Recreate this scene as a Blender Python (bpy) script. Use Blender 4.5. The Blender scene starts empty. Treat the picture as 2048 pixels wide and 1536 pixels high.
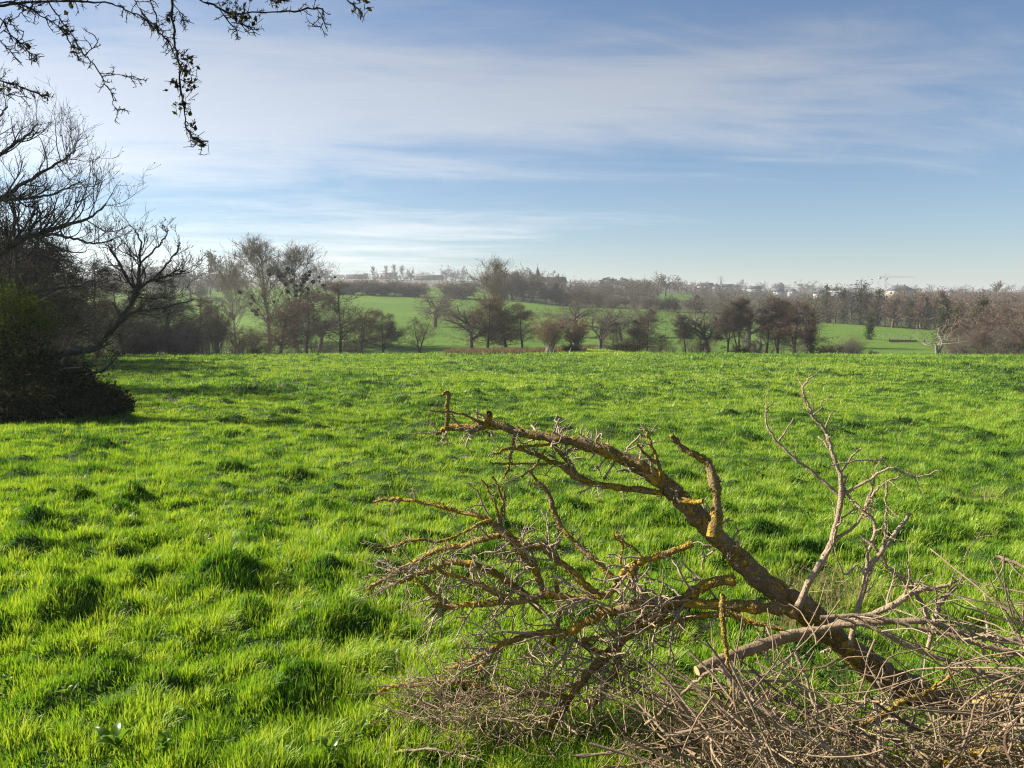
import bpy, math, random
import numpy as np

rng = np.random.default_rng(11)
random.seed(11)
scene = bpy.context.scene
COL = scene.collection
PI = math.pi

# ------------------------------------------------------------------ camera geometry
E = 1.65                      # eye height above the ground at the gate
F = 1538.0                    # focal length in pixels of the 2048 wide photograph
PITCH = math.atan(168 / F)


def slope(v):
    return -math.tan(PITCH + math.atan((v - 768) / F))


def at(u, v, y):
    """world point seen at photograph pixel (u, v) at forward distance y"""
    b = (v - 768) / F
    a = (u - 1024) / F
    return np.array([y * a / (math.cos(PITCH) - b * math.sin(PITCH)), y, E + y * slope(v)])


# ------------------------------------------------------------------ noise
_tab = np.random.default_rng(5).random((256, 256))


def vnoise(x, y):
    xi = np.floor(x).astype(int)
    yi = np.floor(y).astype(int)
    fx = x - xi
    fy = y - yi
    fx = fx * fx * (3 - 2 * fx)
    fy = fy * fy * (3 - 2 * fy)
    a = _tab[xi & 255, yi & 255]
    b = _tab[(xi + 1) & 255, yi & 255]
    c = _tab[xi & 255, (yi + 1) & 255]
    d = _tab[(xi + 1) & 255, (yi + 1) & 255]
    return (a * (1 - fx) + b * fx) * (1 - fy) + (c * (1 - fx) + d * fx) * fy


def fbm(x, y, o=4):
    s = 0
    w = 0.5
    for i in range(o):
        s = s + w * vnoise(x * 2 ** i + 17.3 * i, y * 2 ** i + 9.1 * i)
        w *= 0.5
    return s


# ------------------------------------------------------------------ terrain
def zc(pairs):
    """(distance, pixel row) pairs -> (distance, height)"""
    return [(y, E + y * slope(v)) for y, v in pairs]


NEAR = [(-4000, 0.6), (-40, 0.6), (0, 0.0), (2.5, -0.05), (6, -0.27), (12, -0.80), (20, -1.49), (35, -2.36), (50, -3.12), (70, -4.02)]
TERR = {
    0: [(90, -4.85), (100, -5.7), (115, -7.2), (130, -7.7)] + zc([(160, 697), (250, 650), (350, 594), (600, 577), (900, 562), (1250, 561), (2000, 574), (4500, 592)]),
    400: [(90, -4.78), (100, -5.6), (115, -7.0), (130, -7.4)] + zc([(160, 690), (250, 640), (350, 592), (600, 577), (900, 562), (1250, 561), (2000, 574), (4500, 592)]),
    700: zc([(90, 711), (100, 710)]) + [(118, -7.4)] + zc([(130, 696), (160, 674), (200, 651), (250, 625), (300, 606), (350, 589), (420, 583), (600, 574), (900, 559), (1250, 559), (2000, 574), (4500, 592)]),
    1024: zc([(90, 712), (100, 709), (112, 701)]) + [(120, -6.9)] + zc([(130, 694), (160, 673), (200, 652), (250, 630), (300, 613), (340, 601), (420, 586), (600, 576), (900, 564), (1250, 562), (2000, 576), (4500, 592)]),
    1180: zc([(90, 706), (100, 702), (112, 698)]) + [(120, -7.0)] + zc([(130, 697), (160, 684), (200, 664), (250, 642), (300, 622), (330, 612), (420, 597), (600, 586), (900, 578), (1250, 573), (2000, 582), (4500, 592)]),
    1310: zc([(90, 707)]) + [(100, -5.5), (115, -6.9)] + zc([(130, 704), (160, 691), (200, 672), (250, 648), (310, 618), (380, 601), (450, 590), (700, 583), (1100, 577), (1500, 576), (2200, 584), (4500, 592)]),
    1640: zc([(90, 709)]) + [(100, -5.8), (115, -7.2)] + zc([(130, 706), (160, 696), (200, 676), (240, 658), (270, 646), (350, 632), (500, 612), (800, 596), (1100, 585), (1500, 582), (2200, 586), (4500, 592)]),
    1900: zc([(90, 711)]) + [(100, -5.9), (115, -7.2)] + zc([(130, 708), (160, 698), (200, 681), (240, 661), (300, 650), (400, 628), (600, 606), (800, 596), (1100, 587), (1500, 583), (2200, 586), (4500, 592)]),
}
_us = sorted(TERR)
_cols = np.array([(u - 1024) / F for u in _us])
_yy = np.concatenate([np.linspace(-100, 2, 40), np.geomspace(2.3, 4500, 420)])
_zt = []
for u in _us:
    p = NEAR + TERR[u]
    z = np.interp(_yy, [q[0] for q in p], [q[1] for q in p])
    zs = z.copy()
    for it in range(3):
        zs[1:-1] = 0.25 * zs[:-2] + 0.5 * zs[1:-1] + 0.25 * zs[2:]
    _zt.append(zs)
_zt = np.array(_zt)


def base_h(x, y):
    s = np.clip(x / np.maximum(y, 25.0), _cols[0], _cols[-1])
    fi = np.interp(y, _yy, np.arange(len(_yy)))
    i = np.clip(fi.astype(int), 0, len(_yy) - 2)
    f = fi - i
    ci = np.interp(s, _cols, np.arange(len(_cols)))
    c = np.clip(ci.astype(int), 0, len(_cols) - 2)
    g = ci - c
    g = g * g * (3 - 2 * g)
    a = _zt[c, i] * (1 - f) + _zt[c, i + 1] * f
    b = _zt[c + 1, i] * (1 - f) + _zt[c + 1, i + 1] * f
    return a * (1 - g) + b * g


# tussocks: raster of bumps over the near pasture
RS = 0.1
RX0, RY0, RNX, RNY = -78.0, 0.0, 1560, 1080
TUS = np.zeros((RNX, RNY), np.float32)
MIC = np.zeros((RNX, RNY), np.float32)
MUD = np.zeros((RNX, RNY), np.float32)


def stamp(arr, x, y, rx, ry, h, mode='max'):
    i0 = max(0, int((x - 2.6 * rx - RX0) / RS)); i1 = min(RNX, int((x + 2.6 * rx - RX0) / RS) + 2)
    j0 = max(0, int((y - 2.6 * ry - RY0) / RS)); j1 = min(RNY, int((y + 2.6 * ry - RY0) / RS) + 2)
    if i1 <= i0 or j1 <= j0:
        return
    X, Y = np.meshgrid(np.arange(i0, i1) * RS + RX0, np.arange(j0, j1) * RS + RY0, indexing='ij')
    g = h * np.exp(-((X - x) / rx) ** 2 - ((Y - y) / ry) ** 2) * (.35 + 1.3 * vnoise(X * 2.7, Y * 2.7))
    arr[i0:i1, j0:j1] = np.maximum(arr[i0:i1, j0:j1], g)


_r = np.random.default_rng(23)
for k in range(5200):
    x = _r.uniform(-77, 77); y = _r.uniform(1.5, 104)
    if abs(x) > 0.8 * y + 3:
        continue
    if fbm(np.array(x * 0.23), np.array(y * 0.23), 2) < 0.30 + 0.1 * _r.random():
        continue
    h = 0.035 + 0.075 * _r.exponential()
    h = min(h, 0.24 if y > 11 else 0.10)
    r = 0.13 + 1.2 * h * _r.uniform(0.6, 1.5)
    stamp(TUS, x, y, r * _r.uniform(1.0, 1.9), r * 0.85, h)
for k in range(19000):  # low tufts whose darkened blade tint stands for tuft shadows
    y = math.sqrt(_r.uniform(14 ** 2, 108 ** 2)); x = _r.uniform(-.74, .74) * y
    if fbm(np.array(x * 0.12 + 5), np.array(y * 0.12), 2) < 0.22 + 0.2 * _r.random():
        continue
    h = .05 + .05 * _r.exponential()
    stamp(MIC, x, y, _r.uniform(.25, .8), _r.uniform(.14, .32), min(h, .2))
for k in range(2600):                  # small bitten tufts close by, shaded hollows put into their tint
    y = math.sqrt(_r.uniform(2.4 ** 2, 16 ** 2)); x = _r.uniform(-.76, .76) * y + _r.uniform(-1, 1)
    h = .03 + .03 * _r.exponential()
    stamp(MIC, x, y, _r.uniform(.07, .24), _r.uniform(.06, .13), min(h, .12))
# the tussocks that stand out in the photograph (pixel of the foot, width px)
for u, v, w, h in [(462, 955, 105, .2), (580, 962, 100, .17), (645, 893, 120, .2), (425, 895, 90, .14), (320, 868, 60, .14), (225, 922, 70, .12),
                   (700, 1130, 110, .2), (40, 1085, 90, .2), (525, 1085, 70, .2), (245, 1020, 50, .16), (130, 1020, 40, .13), (215, 1050, 60, .18),
                   (1360, 965, 90, .16), (1410, 850, 70, .14), (1365, 875, 50, .15), (1210, 862, 60, .14), (1720, 868, 55, .12), (1880, 885, 45, .12), (1950, 825, 40, .12),
                   (1780, 1030, 90, .14), (1880, 1090, 180, .26), (1560, 1080, 90, .2), (1640, 1120, 90, .16), (680, 1270, 90, .16), (560, 1440, 120, .2), (420, 1200, 90, .16),
                   (960, 1130, 110, .16), (1130, 1030, 60, .13), (270, 1190, 100, .15), (90, 1260, 90, .14), (620, 1180, 80, .14), (160, 960, 60, .12)]:
    sl = -slope(v)
    y = 3.0
    for it in range(30):
        y = (E - float(base_h(np.array(0.0), np.array(y)))) / sl
    p = at(u, v, y)
    stamp(TUS, p[0], y + 0.2, w * y / F * 0.45, 0.17, h * .62)
    for q_ in range(5):
        stamp(MIC, p[0] + _r.normal(0, w * y / F * .3), y + .2 + _r.normal(0, .1), _r.uniform(.06, .2), _r.uniform(.05, .12), _r.uniform(.05, .12))
for u in range(-60, 262, 9):           # rank grass round the foot of the bramble mound
    p = at(u, 838, 19.4 + _r.normal(0, .25))
    stamp(TUS, p[0], p[1] - .15, _r.uniform(.2, .45), .25, _r.uniform(.06, .22))
for k in range(420):                   # hoof scrapes and worn spots
    y = math.sqrt(_r.uniform(4 ** 2, 95 ** 2)); x = _r.uniform(-.74, .74) * y
    stamp(MUD, x, y, _r.uniform(.12, .4), _r.uniform(.08, .22), _r.uniform(.3, .9))
# a worn wet line running across the pasture
_rut = [(285, 812), (350, 803), (430, 792), (500, 784), (560, 777), (640, 766), (740, 754), (870, 744)]
for i in range(len(_rut) - 1):
    for f in np.linspace(0, 1, 14):
        u = _rut[i][0] * (1 - f) + _rut[i + 1][0] * f
        v = _rut[i][1] * (1 - f) + _rut[i + 1][1] * f
        y = 30.0
        for it in range(30):
            y = (E - float(base_h(np.array(0.0), np.array(y)))) / -slope(v)
        p = at(u, v, y)
        if _r.random() < 0.55:
            stamp(MUD, p[0] + _r.normal(0, .5), y + _r.normal(0, .4), _r.uniform(.4, 1.2), _r.uniform(.3, .6), _r.uniform(.35, 1))
        if _r.random() < 0.5:
            stamp(TUS, p[0] + _r.normal(0, .6), y + _r.normal(0, .6), _r.uniform(.4, .9), .4, _r.uniform(.1, .26))


def rast(arr, x, y):
    fx = (x - RX0) / RS
    fy = (y - RY0) / RS
    ok = (fx > 0) & (fx < RNX - 2) & (fy > 0) & (fy < RNY - 2)
    fx = np.clip(fx, 0, RNX - 2)
    fy = np.clip(fy, 0, RNY - 2)
    i = fx.astype(int); j = fy.astype(int)
    a = fx - i; b = fy - j
    r = (arr[i, j] * (1 - a) + arr[i + 1, j] * a) * (1 - b) + (arr[i, j + 1] * (1 - a) + arr[i + 1, j + 1] * a) * b
    return np.where(ok, r, 0.0)


def ground(x, y):
    x = np.asarray(x, float)
    y = np.asarray(y, float)
    z = base_h(x, y)
    d = np.hypot(x, y)
    lump = (fbm(x * 0.55, y * 0.55, 3) - 0.44) * 0.20 * np.clip(d / 5, 0.4, 1.0) * np.clip((140 - y) / 40, 0, 1)
    roll = (fbm(x * 0.06 + 3, y * 0.06, 2) - 0.37) * 0.55 * np.clip(d / 25 - 0.3, 0, 1) * np.clip((95 - y) / 30, 0, 1)
    far = (fbm(x * 0.02 + 7, y * 0.02, 3) - 0.44) * 1.2 * np.clip((y - 120) / 80, 0, 1)
    fine = (fbm(x * 2.1 + 5, y * 2.1, 3) - 0.44) * 0.13 * np.clip((110 - y) / 30, 0, 1) * np.clip(d / 3, .5, 1)
    return z + lump + roll + far + fine + .45 * rast(TUS, x, y) + .9 * rast(MIC, x, y) - 0.10 * rast(MUD, x, y)


def gz(x, y):
    return float(ground(np.array([x]), np.array([y]))[0])


# ------------------------------------------------------------------ mesh helpers
class MB:
    """collects vertices, quads and triangles for ONE mesh; every vertex carries a tint"""

    def __init__(self):
        self.V = []; self.Q = []; self.T = []; self.C = []; self.n = 0

    def add(self, V, Q=None, T=None, tint=0.5):
        V = np.asarray(V, np.float32).reshape(-1, 3)
        if Q is not None and len(Q):
            self.Q.append(np.asarray(Q, np.int64).reshape(-1, 4) + self.n)
        if T is not None and len(T):
            self.T.append(np.asarray(T, np.int64).reshape(-1, 3) + self.n)
        t = np.empty(len(V), np.float32)
        t[:] = tint
        self.C.append(t)
        self.V.append(V)
        self.n += len(V)
        return self

    def arrays(self):
        V = np.concatenate(self.V) if self.V else np.zeros((0, 3), np.float32)
        Q = np.concatenate(self.Q) if self.Q else np.zeros((0, 4), np.int64)
        T = np.concatenate(self.T) if self.T else np.zeros((0, 3), np.int64)
        C = np.concatenate(self.C) if self.C else np.zeros(0, np.float32)
        return V, Q, T, C

    def merge(self, arrs, M=None, off=(0, 0, 0)):
        V, Q, T, C = arrs
        if M is not None:
            V = V @ np.asarray(M, np.float32).T
        self.add(V + np.asarray(off, np.float32), Q, T, C)

    def mesh(self, name, smooth=False):
        V, Q, T, C = self.arrays()
        me = bpy.data.meshes.new(name)
        me.vertices.add(len(V))
        me.vertices.foreach_set('co', V.astype(np.float32).ravel())
        nl = 4 * len(Q) + 3 * len(T)
        me.loops.add(nl)
        me.loops.foreach_set('vertex_index', np.concatenate([Q.ravel(), T.ravel()]).astype(np.int32))
        me.polygons.add(len(Q) + len(T))
        st = np.concatenate([np.arange(len(Q)) * 4, 4 * len(Q) + np.arange(len(T)) * 3]).astype(np.int32)
        me.polygons.foreach_set('loop_start', st)
        me.update(calc_edges=True)
        a = me.attributes.new('tint', 'FLOAT', 'POINT')
        a.data.foreach_set('value', C.astype(np.float32))
        if smooth:
            me.polygons.foreach_set('use_smooth', np.ones(len(me.polygons), bool))
        me.update()
        return me


def obj(name, mb, mat, parent=None, smooth=False, loc=None):
    me = mb.mesh(name, smooth) if isinstance(mb, MB) else mb
    if mat is not None and not len(me.materials):
        me.materials.append(mat)
    o = bpy.data.objects.new(name, me)
    COL.objects.link(o)
    if parent is not None:
        o.parent = parent
    if loc is not None:
        o.location = loc
    return o


def tag(o, label=None, cat=None, group=None, kind=None):
    if label: o['label'] = label
    if cat: o['category'] = cat
    if group: o['group'] = group
    if kind: o['kind'] = kind
    return o


def thing(name, loc, label, cat, group=None, rz=0.0):
    o = bpy.data.objects.new(name, None)
    COL.objects.link(o)
    o.location = loc
    o.rotation_euler = (0, 0, rz)
    o.empty_display_size = 0.3
    return tag(o, label, cat, group)


def copy_tree(o, parent=None):
    c = o.copy()
    COL.objects.link(c)
    if parent is not None:
        c.parent = parent
    for ch in list(o.children):
        copy_tree(ch, c)
    return c


def norm(a):
    return a / np.maximum(np.linalg.norm(a, axis=-1, keepdims=True), 1e-9)


def tubes(mb, P, R, n=4, tint=0.5, rough=0.0, g=None):
    """P (M,k,3), R (M,k): M tapered tubes of k rings"""
    P = np.asarray(P, float); R = np.asarray(R, float)
    if P.ndim == 2:
        P = P[None]; R = R[None]
    M, k, _ = P.shape
    if M == 0:
        return
    T = norm(np.gradient(P, axis=1))
    mt = np.abs(T).mean(1)
    ref = np.eye(3)[np.argmin(mt, axis=1)][:, None, :]
    N = norm(np.cross(T, ref))
    B = np.cross(T, N)
    a = np.arange(n) * 2 * PI / n
    R = R[:, :, None]
    if rough:
        # knobbly bark: ridges along the limb broken by lumps
        th = (a / (2 * PI))[None, None, :]
        ll = np.linspace(0, k, k)[None, :, None] + (np.arange(M) * 31.7)[:, None, None]
        R = R * (1 + rough * (2.2 * (vnoise(ll * .22 + 0 * th, th * 7 + ll * .02) - .5) + 0.55 * (vnoise(ll * .75 + 50 + 0 * th, th * 4 + 0 * ll) - .5)))
        R[:, :, -1] = R[:, :, -1]
    V = P[:, :, None, :] + R[..., None] * (np.cos(a)[None, None, :, None] * N[:, :, None, :] + np.sin(a)[None, None, :, None] * B[:, :, None, :])
    i = np.arange(k - 1)[:, None] * n
    j = np.arange(n)[None, :]
    j2 = (j + 1) % n
    q = np.stack([i + j, i + j2, i + n + j2, i + n + j], -1).reshape(-1, 4)
    Q = (q[None] + (np.arange(M) * k * n)[:, None, None]).reshape(-1, 4)
    if np.ndim(tint) == 1:
        tint = np.repeat(tint, k * n)
    mb.add(V.reshape(-1, 3), Q, None, tint)


def ribbons(mb, P, R, tint=0.5, g=None):
    """thin twigs far away: flat strips in random planes"""
    P = np.asarray(P, float); R = np.asarray(R, float)
    M, k, _ = P.shape
    if M == 0:
        return
    g = g or rng
    T = norm(np.gradient(P, axis=1))
    ref = norm(g.normal(size=(M, 1, 3)))
    N = norm(np.cross(T, ref))
    V = np.stack([P - N * R[..., None], P + N * R[..., None]], 2)
    i = np.arange(k - 1) * 2
    q = np.stack([i, i + 1, i + 3, i + 2], -1)
    Q = (q[None] + (np.arange(M) * k * 2)[:, None, None]).reshape(-1, 4)
    if np.ndim(tint) == 1:
        tint = np.repeat(tint, k * 2)
    mb.add(V.reshape(-1, 3), Q, None, tint)


def grow(P, R, n, tr, L, ang, k=4, wig=0.15, trop=0.0, rr=0.5, frac=None, Lf=None, flat=0.0, rmin=0.0, g=None, angj=0.25, tpow=1.0, tip=0.2):
    """sprout n children from every path"""
    g = g or rng
    M, kp, _ = P.shape
    idx = np.repeat(np.arange(M), n)
    m = len(idx)
    t = tr[0] + (tr[1] - tr[0]) * g.random(m) ** tpow
    f = t * (kp - 1)
    i = np.minimum(f.astype(int), kp - 2)
    w = (f - i)[:, None]
    A = P[idx, i]; Bp = P[idx, i + 1]
    pos = A * (1 - w) + Bp * w
    rad = R[idx, i] * (1 - w[:, 0]) + R[idx, i + 1] * w[:, 0]
    T = norm(Bp - A)
    pr = g.normal(size=(m, 3))
    pr[:, 2] *= (1 - flat)
    pr = norm(pr - (pr * T).sum(1, keepdims=True) * T)
    an = ang + g.normal(size=m) * angj
    d = np.cos(an)[:, None] * T + np.sin(an)[:, None] * pr
    if frac is not None:
        pl = np.linalg.norm(np.diff(P, axis=1), axis=2).sum(1)[idx]
        ln = frac * pl
    else:
        ln = np.full(m, float(L))
    if Lf is not None:
        ln = ln * Lf(t)
    ln = ln * g.uniform(0.65, 1.3, m)
    st = (ln / (k - 1))[:, None]
    Q = np.empty((m, k, 3))
    Q[:, 0] = pos
    for j in range(1, k):
        d = d + g.normal(size=(m, 3)) * wig
        d[:, 2] += trop
        d = norm(d)
        Q[:, j] = Q[:, j - 1] + d * st
    r0 = np.maximum(rad * rr, rmin)
    RR = r0[:, None] * np.linspace(1, tip, k)[None]
    return Q, RR


def smooth_path(pts, m):
    """Catmull-Rom through control rows, resampled to m points"""
    p = np.asarray(pts, float)
    if len(p) == 2:
        t = np.linspace(0, 1, m)[:, None]
        return p[0] * (1 - t) + p[1] * t
    q = np.vstack([2 * p[0] - p[1], p, 2 * p[-1] - p[-2]])
    s = np.linspace(0, len(p) - 1 - 1e-6, m)
    i = s.astype(int)
    f = (s - i)[:, None]
    a, b, c, d = q[i], q[i + 1], q[i + 2], q[i + 3]
    return 0.5 * (2 * b + (c - a) * f + (2 * a - 5 * b + 4 * c - d) * f ** 2 + (3 * b - a - 3 * c + d) * f ** 3)


def crust(mb, P, R, n, size, g, thr=.5):
    """raised lichen scales clustered in patches on a limb (tint 1)"""
    k = len(P)
    f = g.random(n) * (k - 1.01)
    i = f.astype(int); w = (f - i)[:, None]
    C = P[i] * (1 - w) + P[i + 1] * w
    rad = R[i] * (1 - w[:, 0]) + R[i + 1] * w[:, 0]
    T = norm(P[i + 1] - P[i])
    o = g.normal(size=(n, 3)) + np.array([-.2, -.3, .35])
    o = norm(o - (o * T).sum(1, keepdims=True) * T)
    keep = fbm(C[:, 0] * 26 + o[:, 0] * 1.2, C[:, 1] * 26 + C[:, 2] * 26 + o[:, 2] * 1.2, 3) > thr - .06 + .12 * g.random(n)
    C, o, T, rad = C[keep], o[keep], T[keep], rad[keep]
    m = len(C)
    if not m:
        return
    B = np.cross(T, o)
    s = size * g.uniform(.5, 1.5, (m, 1))
    c = C + o * rad[:, None] * 1.0
    h = s * g.uniform(.25, .8, (m, 1))
    t1 = T * np.cos(g.uniform(0, PI, (m, 1))) + B * np.sin(g.uniform(0, PI, (m, 1)))
    V = np.stack([c - T * s, c + B * s, c + T * s, c - B * s, c + o * h + t1 * s * .3], 1)
    j = np.arange(m)[:, None] * 5
    mb.add(V.reshape(-1, 3), None, np.concatenate([j + np.array([[q, (q + 1) % 4, 4]]) for q in range(4)]), np.repeat(g.uniform(.75, 1, m), 5))


def leaves(mb, C, size, tint, g=None, updir=0.0):
    """diamond leaves at centres C"""
    g = g or rng
    m = len(C)
    a = norm(g.normal(size=(m, 3)))
    nrm = norm(g.normal(size=(m, 3)) + np.array([0, 0, updir]))
    a = norm(a - (a * nrm).sum(1, keepdims=True) * nrm)
    b = np.cross(nrm, a)
    s = size * g.uniform(0.6, 1.4, (m, 1))
    V = np.stack([C - a * s, C + b * s * .55 - a * s * .1 + nrm * s * .12, C + a * s, C - b * s * .55 - a * s * .1 + nrm * s * .12], 1)
    i = np.arange(m)[:, None] * 4
    mb.add(V.reshape(-1, 3), None, np.concatenate([i + np.array([[0, 1, 2]]), i + np.array([[0, 2, 3]])]), np.repeat(tint, 4) if np.ndim(tint) == 1 else tint)


def box(mb, c, s, rz=0.0, tint=0.5):
    x, y, z = np.array(s) / 2
    V = np.array([[-x, -y, -z], [x, -y, -z], [x, y, -z], [-x, y, -z], [-x, -y, z], [x, -y, z], [x, y, z], [-x, y, z]])
    cz, sz = math.cos(rz), math.sin(rz)
    V = V @ np.array([[cz, sz, 0], [-sz, cz, 0], [0, 0, 1]]) + np.array(c)
    mb.add(V, [[0, 3, 2, 1], [4, 5, 6, 7], [0, 1, 5, 4], [1, 2, 6, 5], [2, 3, 7, 6], [3, 0, 4, 7]], None, tint)


def bar(mb, a, b, r, n=4, tint=.5):
    tubes(mb, np.array([[a, b]], float), np.array([[r, r]]), n, tint)


# ------------------------------------------------------------------ materials
def nodes_mat(name):
    m = bpy.data.materials.new(name)
    m.use_nodes = True
    nt = m.node_tree
    nt.nodes.clear()
    out = nt.nodes.new('ShaderNodeOutputMaterial')
    return m, nt, out


def N(nt, t, **kw):
    n = nt.nodes.new(t)
    for k, v in kw.items():
        setattr(n, k, v)
    return n


def ramp(nt, stops, fac):
    r = N(nt, 'ShaderNodeValToRGB')
    el = r.color_ramp.elements
    while len(el) < len(stops):
        el.new(0.5)
    for e, (p, c) in zip(el, stops):
        e.position = p
        e.color = (*c, 1) if len(c) == 3 else c
    nt.links.new(fac, r.inputs[0])
    return r.outputs[0]


def noise(nt, scale, detail=4, rough=.55, coord='Object', vec=None, dist=0):
    n = N(nt, 'ShaderNodeTexNoise')
    n.inputs['Scale'].default_value = scale
    n.inputs['Detail'].default_value = detail
    n.inputs['Roughness'].default_value = rough
    n.inputs['Distortion'].default_value = dist
    if vec is None:
        tc = N(nt, 'ShaderNodeTexCoord')
        vec = tc.outputs[coord]
    nt.links.new(vec, n.inputs['Vector'])
    return n.outputs['Fac']


def mix(nt, a, b, f, mode='MIX'):
    m = N(nt, 'ShaderNodeMix', data_type='RGBA', blend_type=mode)
    for s, v in ((m.inputs[6], a), (m.inputs[7], b), (m.inputs[0], f)):
        if hasattr(v, 'is_linked') or isinstance(v, bpy.types.NodeSocket):
            nt.links.new(v, s)
        else:
            s.default_value = (*v, 1) if isinstance(v, tuple) else v
    return m.outputs[2]


def plant_mat(name, stops, transl=0.5, tcol=(1.3, 1.25, .7), gloss=0.0, grough=.4, patch=None):
    """thin leaf: diffuse + translucent, colour picked per leaf by the tint attribute"""
    m, nt, out = nodes_mat(name)
    at_ = N(nt, 'ShaderNodeAttribute', attribute_name='tint')
    col = ramp(nt, stops, at_.outputs['Fac'])
    if patch:
        nz = noise(nt, patch[0], 3)
        col = mix(nt, col, mix(nt, col, patch[1], 1.0, 'MULTIPLY'), ramp(nt, [(.4, (0, 0, 0)), (.65, (1, 1, 1))], nz))
    d = N(nt, 'ShaderNodeBsdfDiffuse')
    t = N(nt, 'ShaderNodeBsdfTranslucent')
    tc = mix(nt, col, tcol, 1.0, 'MULTIPLY')
    nt.links.new(col, d.inputs[0])
    nt.links.new(tc, t.inputs[0])
    mx = N(nt, 'ShaderNodeMixShader')
    mx.inputs[0].default_value = transl
    nt.links.new(d.outputs[0], mx.inputs[1])
    nt.links.new(t.outputs[0], mx.inputs[2])
    res = mx.outputs[0]
    if gloss:
        gl = N(nt, 'ShaderNodeBsdfGlossy')
        gl.inputs['Roughness'].default_value = grough
        fr = N(nt, 'ShaderNodeFresnel')
        fr.inputs['IOR'].default_value = 1.4
        mu = N(nt, 'ShaderNodeMath', operation='MULTIPLY')
        mu.inputs[1].default_value = gloss
        nt.links.new(fr.outputs[0], mu.inputs[0])
        m2 = N(nt, 'ShaderNodeMixShader')
        nt.links.new(mu.outputs[0], m2.inputs[0])
        nt.links.new(res, m2.inputs[1])
        nt.links.new(gl.outputs[0], m2.inputs[2])
        res = m2.outputs[0]
    nt.links.new(res, out.inputs[0])
    return m


def bark_mat(name, dark, light, scale=6, lichen=None, lichen_amt=.5, lscale=9, bump=.4, stretch=None, tintmix=None, rough=.85):
    m, nt, out = nodes_mat(name)
    p = N(nt, 'ShaderNodeBsdfPrincipled')
    p.inputs['Roughness'].default_value = rough
    p.inputs['Specular IOR Level'].default_value = .25
    n1 = noise(nt, scale, 6, .65)
    n2 = noise(nt, scale * 5.3, 4, .6)
    col = ramp(nt, [(.3, dark), (.7, light)], mix(nt, n1, n2, .45))
    if tintmix:
        at_ = N(nt, 'ShaderNodeAttribute', attribute_name='tint')
        col = mix(nt, col, tintmix, at_.outputs['Fac'])
    hgt = n2
    if lichen:
        l1 = noise(nt, lscale, 5, .7, dist=.6)
        l2 = noise(nt, lscale * 6, 3, .6)
        f = ramp(nt, [(lichen_amt, (0, 0, 0)), (lichen_amt + .06, (1, 1, 1))], mix(nt, l1, l2, .22))
        lc = ramp(nt, [(.3, lichen[0]), (.7, lichen[1])], l2)
        col = mix(nt, col, lc, f)
        hgt = mix(nt, n2, f, .4)
    nt.links.new(col, p.inputs['Base Color'])
    b = N(nt, 'ShaderNodeBump')
    b.inputs['Strength'].default_value = bump
    b.inputs['Distance'].default_value = .02
    nt.links.new(hgt, b.inputs['Height'])
    nt.links.new(b.outputs[0], p.inputs['Normal'])
    nt.links.new(p.outputs[0], out.inputs[0])
    return m


def plain_mat(name, a, b, scale=3, rough=.8, coord='Object', bump=.1):
    m, nt, out = nodes_mat(name)
    p = N(nt, 'ShaderNodeBsdfPrincipled')
    p.inputs['Roughness'].default_value = rough
    n = noise(nt, scale, 5, .6, coord)
    nt.links.new(ramp(nt, [(.3, a), (.7, b)], n), p.inputs['Base Color'])
    bm = N(nt, 'ShaderNodeBump')
    bm.inputs['Strength'].default_value = bump
    nt.links.new(n, bm.inputs['Height'])
    nt.links.new(bm.outputs[0], p.inputs['Normal'])
    nt.links.new(p.outputs[0], out.inputs[0])
    return m

# ------------------------------------------------------------------ camera, sun, sky
cam = bpy.data.cameras.new('camera')
cam.sensor_width = 36
cam.lens = 36 * F / 2048
cam.clip_start = 0.02
cam.clip_end = 20000
co = bpy.data.objects.new('camera', cam)
COL.objects.link(co)
co.location = (0, 0, E)
co.rotation_euler = (PI / 2 - PITCH, 0, 0)
scene.camera = co

SUN_AZ = math.radians(-73)      # to the left, a little ahead of the camera
SUN_EL = math.radians(29)
sd = np.array([math.sin(SUN_AZ) * math.cos(SUN_EL), math.cos(SUN_AZ) * math.cos(SUN_EL), math.sin(SUN_EL)])
sl = bpy.data.lights.new('sun', 'SUN')
sl.energy = 5.0
sl.angle = math.radians(0.5)
sl.color = (1.0, .93, .80)
so = bpy.data.objects.new('sun', sl)
COL.objects.link(so)
from mathutils import Vector
so.rotation_euler = Vector((-sd[0], -sd[1], -sd[2])).to_track_quat('-Z', 'Y').to_euler()
so.location = (-60, 30, 60)

scene.view_settings.view_transform = 'Standard'
scene.view_settings.look = 'None'
scene.view_settings.exposure = 1.28
scene.view_settings.gamma = 1
scene.cycles.max_bounces = 6
scene.cycles.diffuse_bounces = 3
scene.cycles.glossy_bounces = 2
scene.cycles.transmission_bounces = 4
scene.cycles.transparent_max_bounces = 4
scene.cycles.volume_bounces = 0
scene.cycles.caustics_reflective = False
scene.cycles.use_denoising = True
scene.cycles.denoising_prefilter = 'NONE'
scene.cycles.denoising_input_passes = 'RGB_ALBEDO_NORMAL'
scene.cycles.pixel_filter_type = 'BLACKMAN_HARRIS'
scene.cycles.filter_width = 1.15
scene.cycles.use_adaptive_sampling = False

w = bpy.data.worlds.new('World')
scene.world = w
w.use_nodes = True
nt = w.node_tree
nt.nodes.clear()
wo = N(nt, 'ShaderNodeOutputWorld')
bg = N(nt, 'ShaderNodeBackground')
bg.inputs[1].default_value = 0.0505
sky = N(nt, 'ShaderNodeTexSky', sky_type='NISHITA')
sky.sun_disc = False
sky.sun_elevation = SUN_EL
sky.sun_rotation = SUN_AZ
sky.altitude = 0
sky.air_density = 1.0
sky.dust_density = 0.3
sky.ozone_density = 5.0
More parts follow.
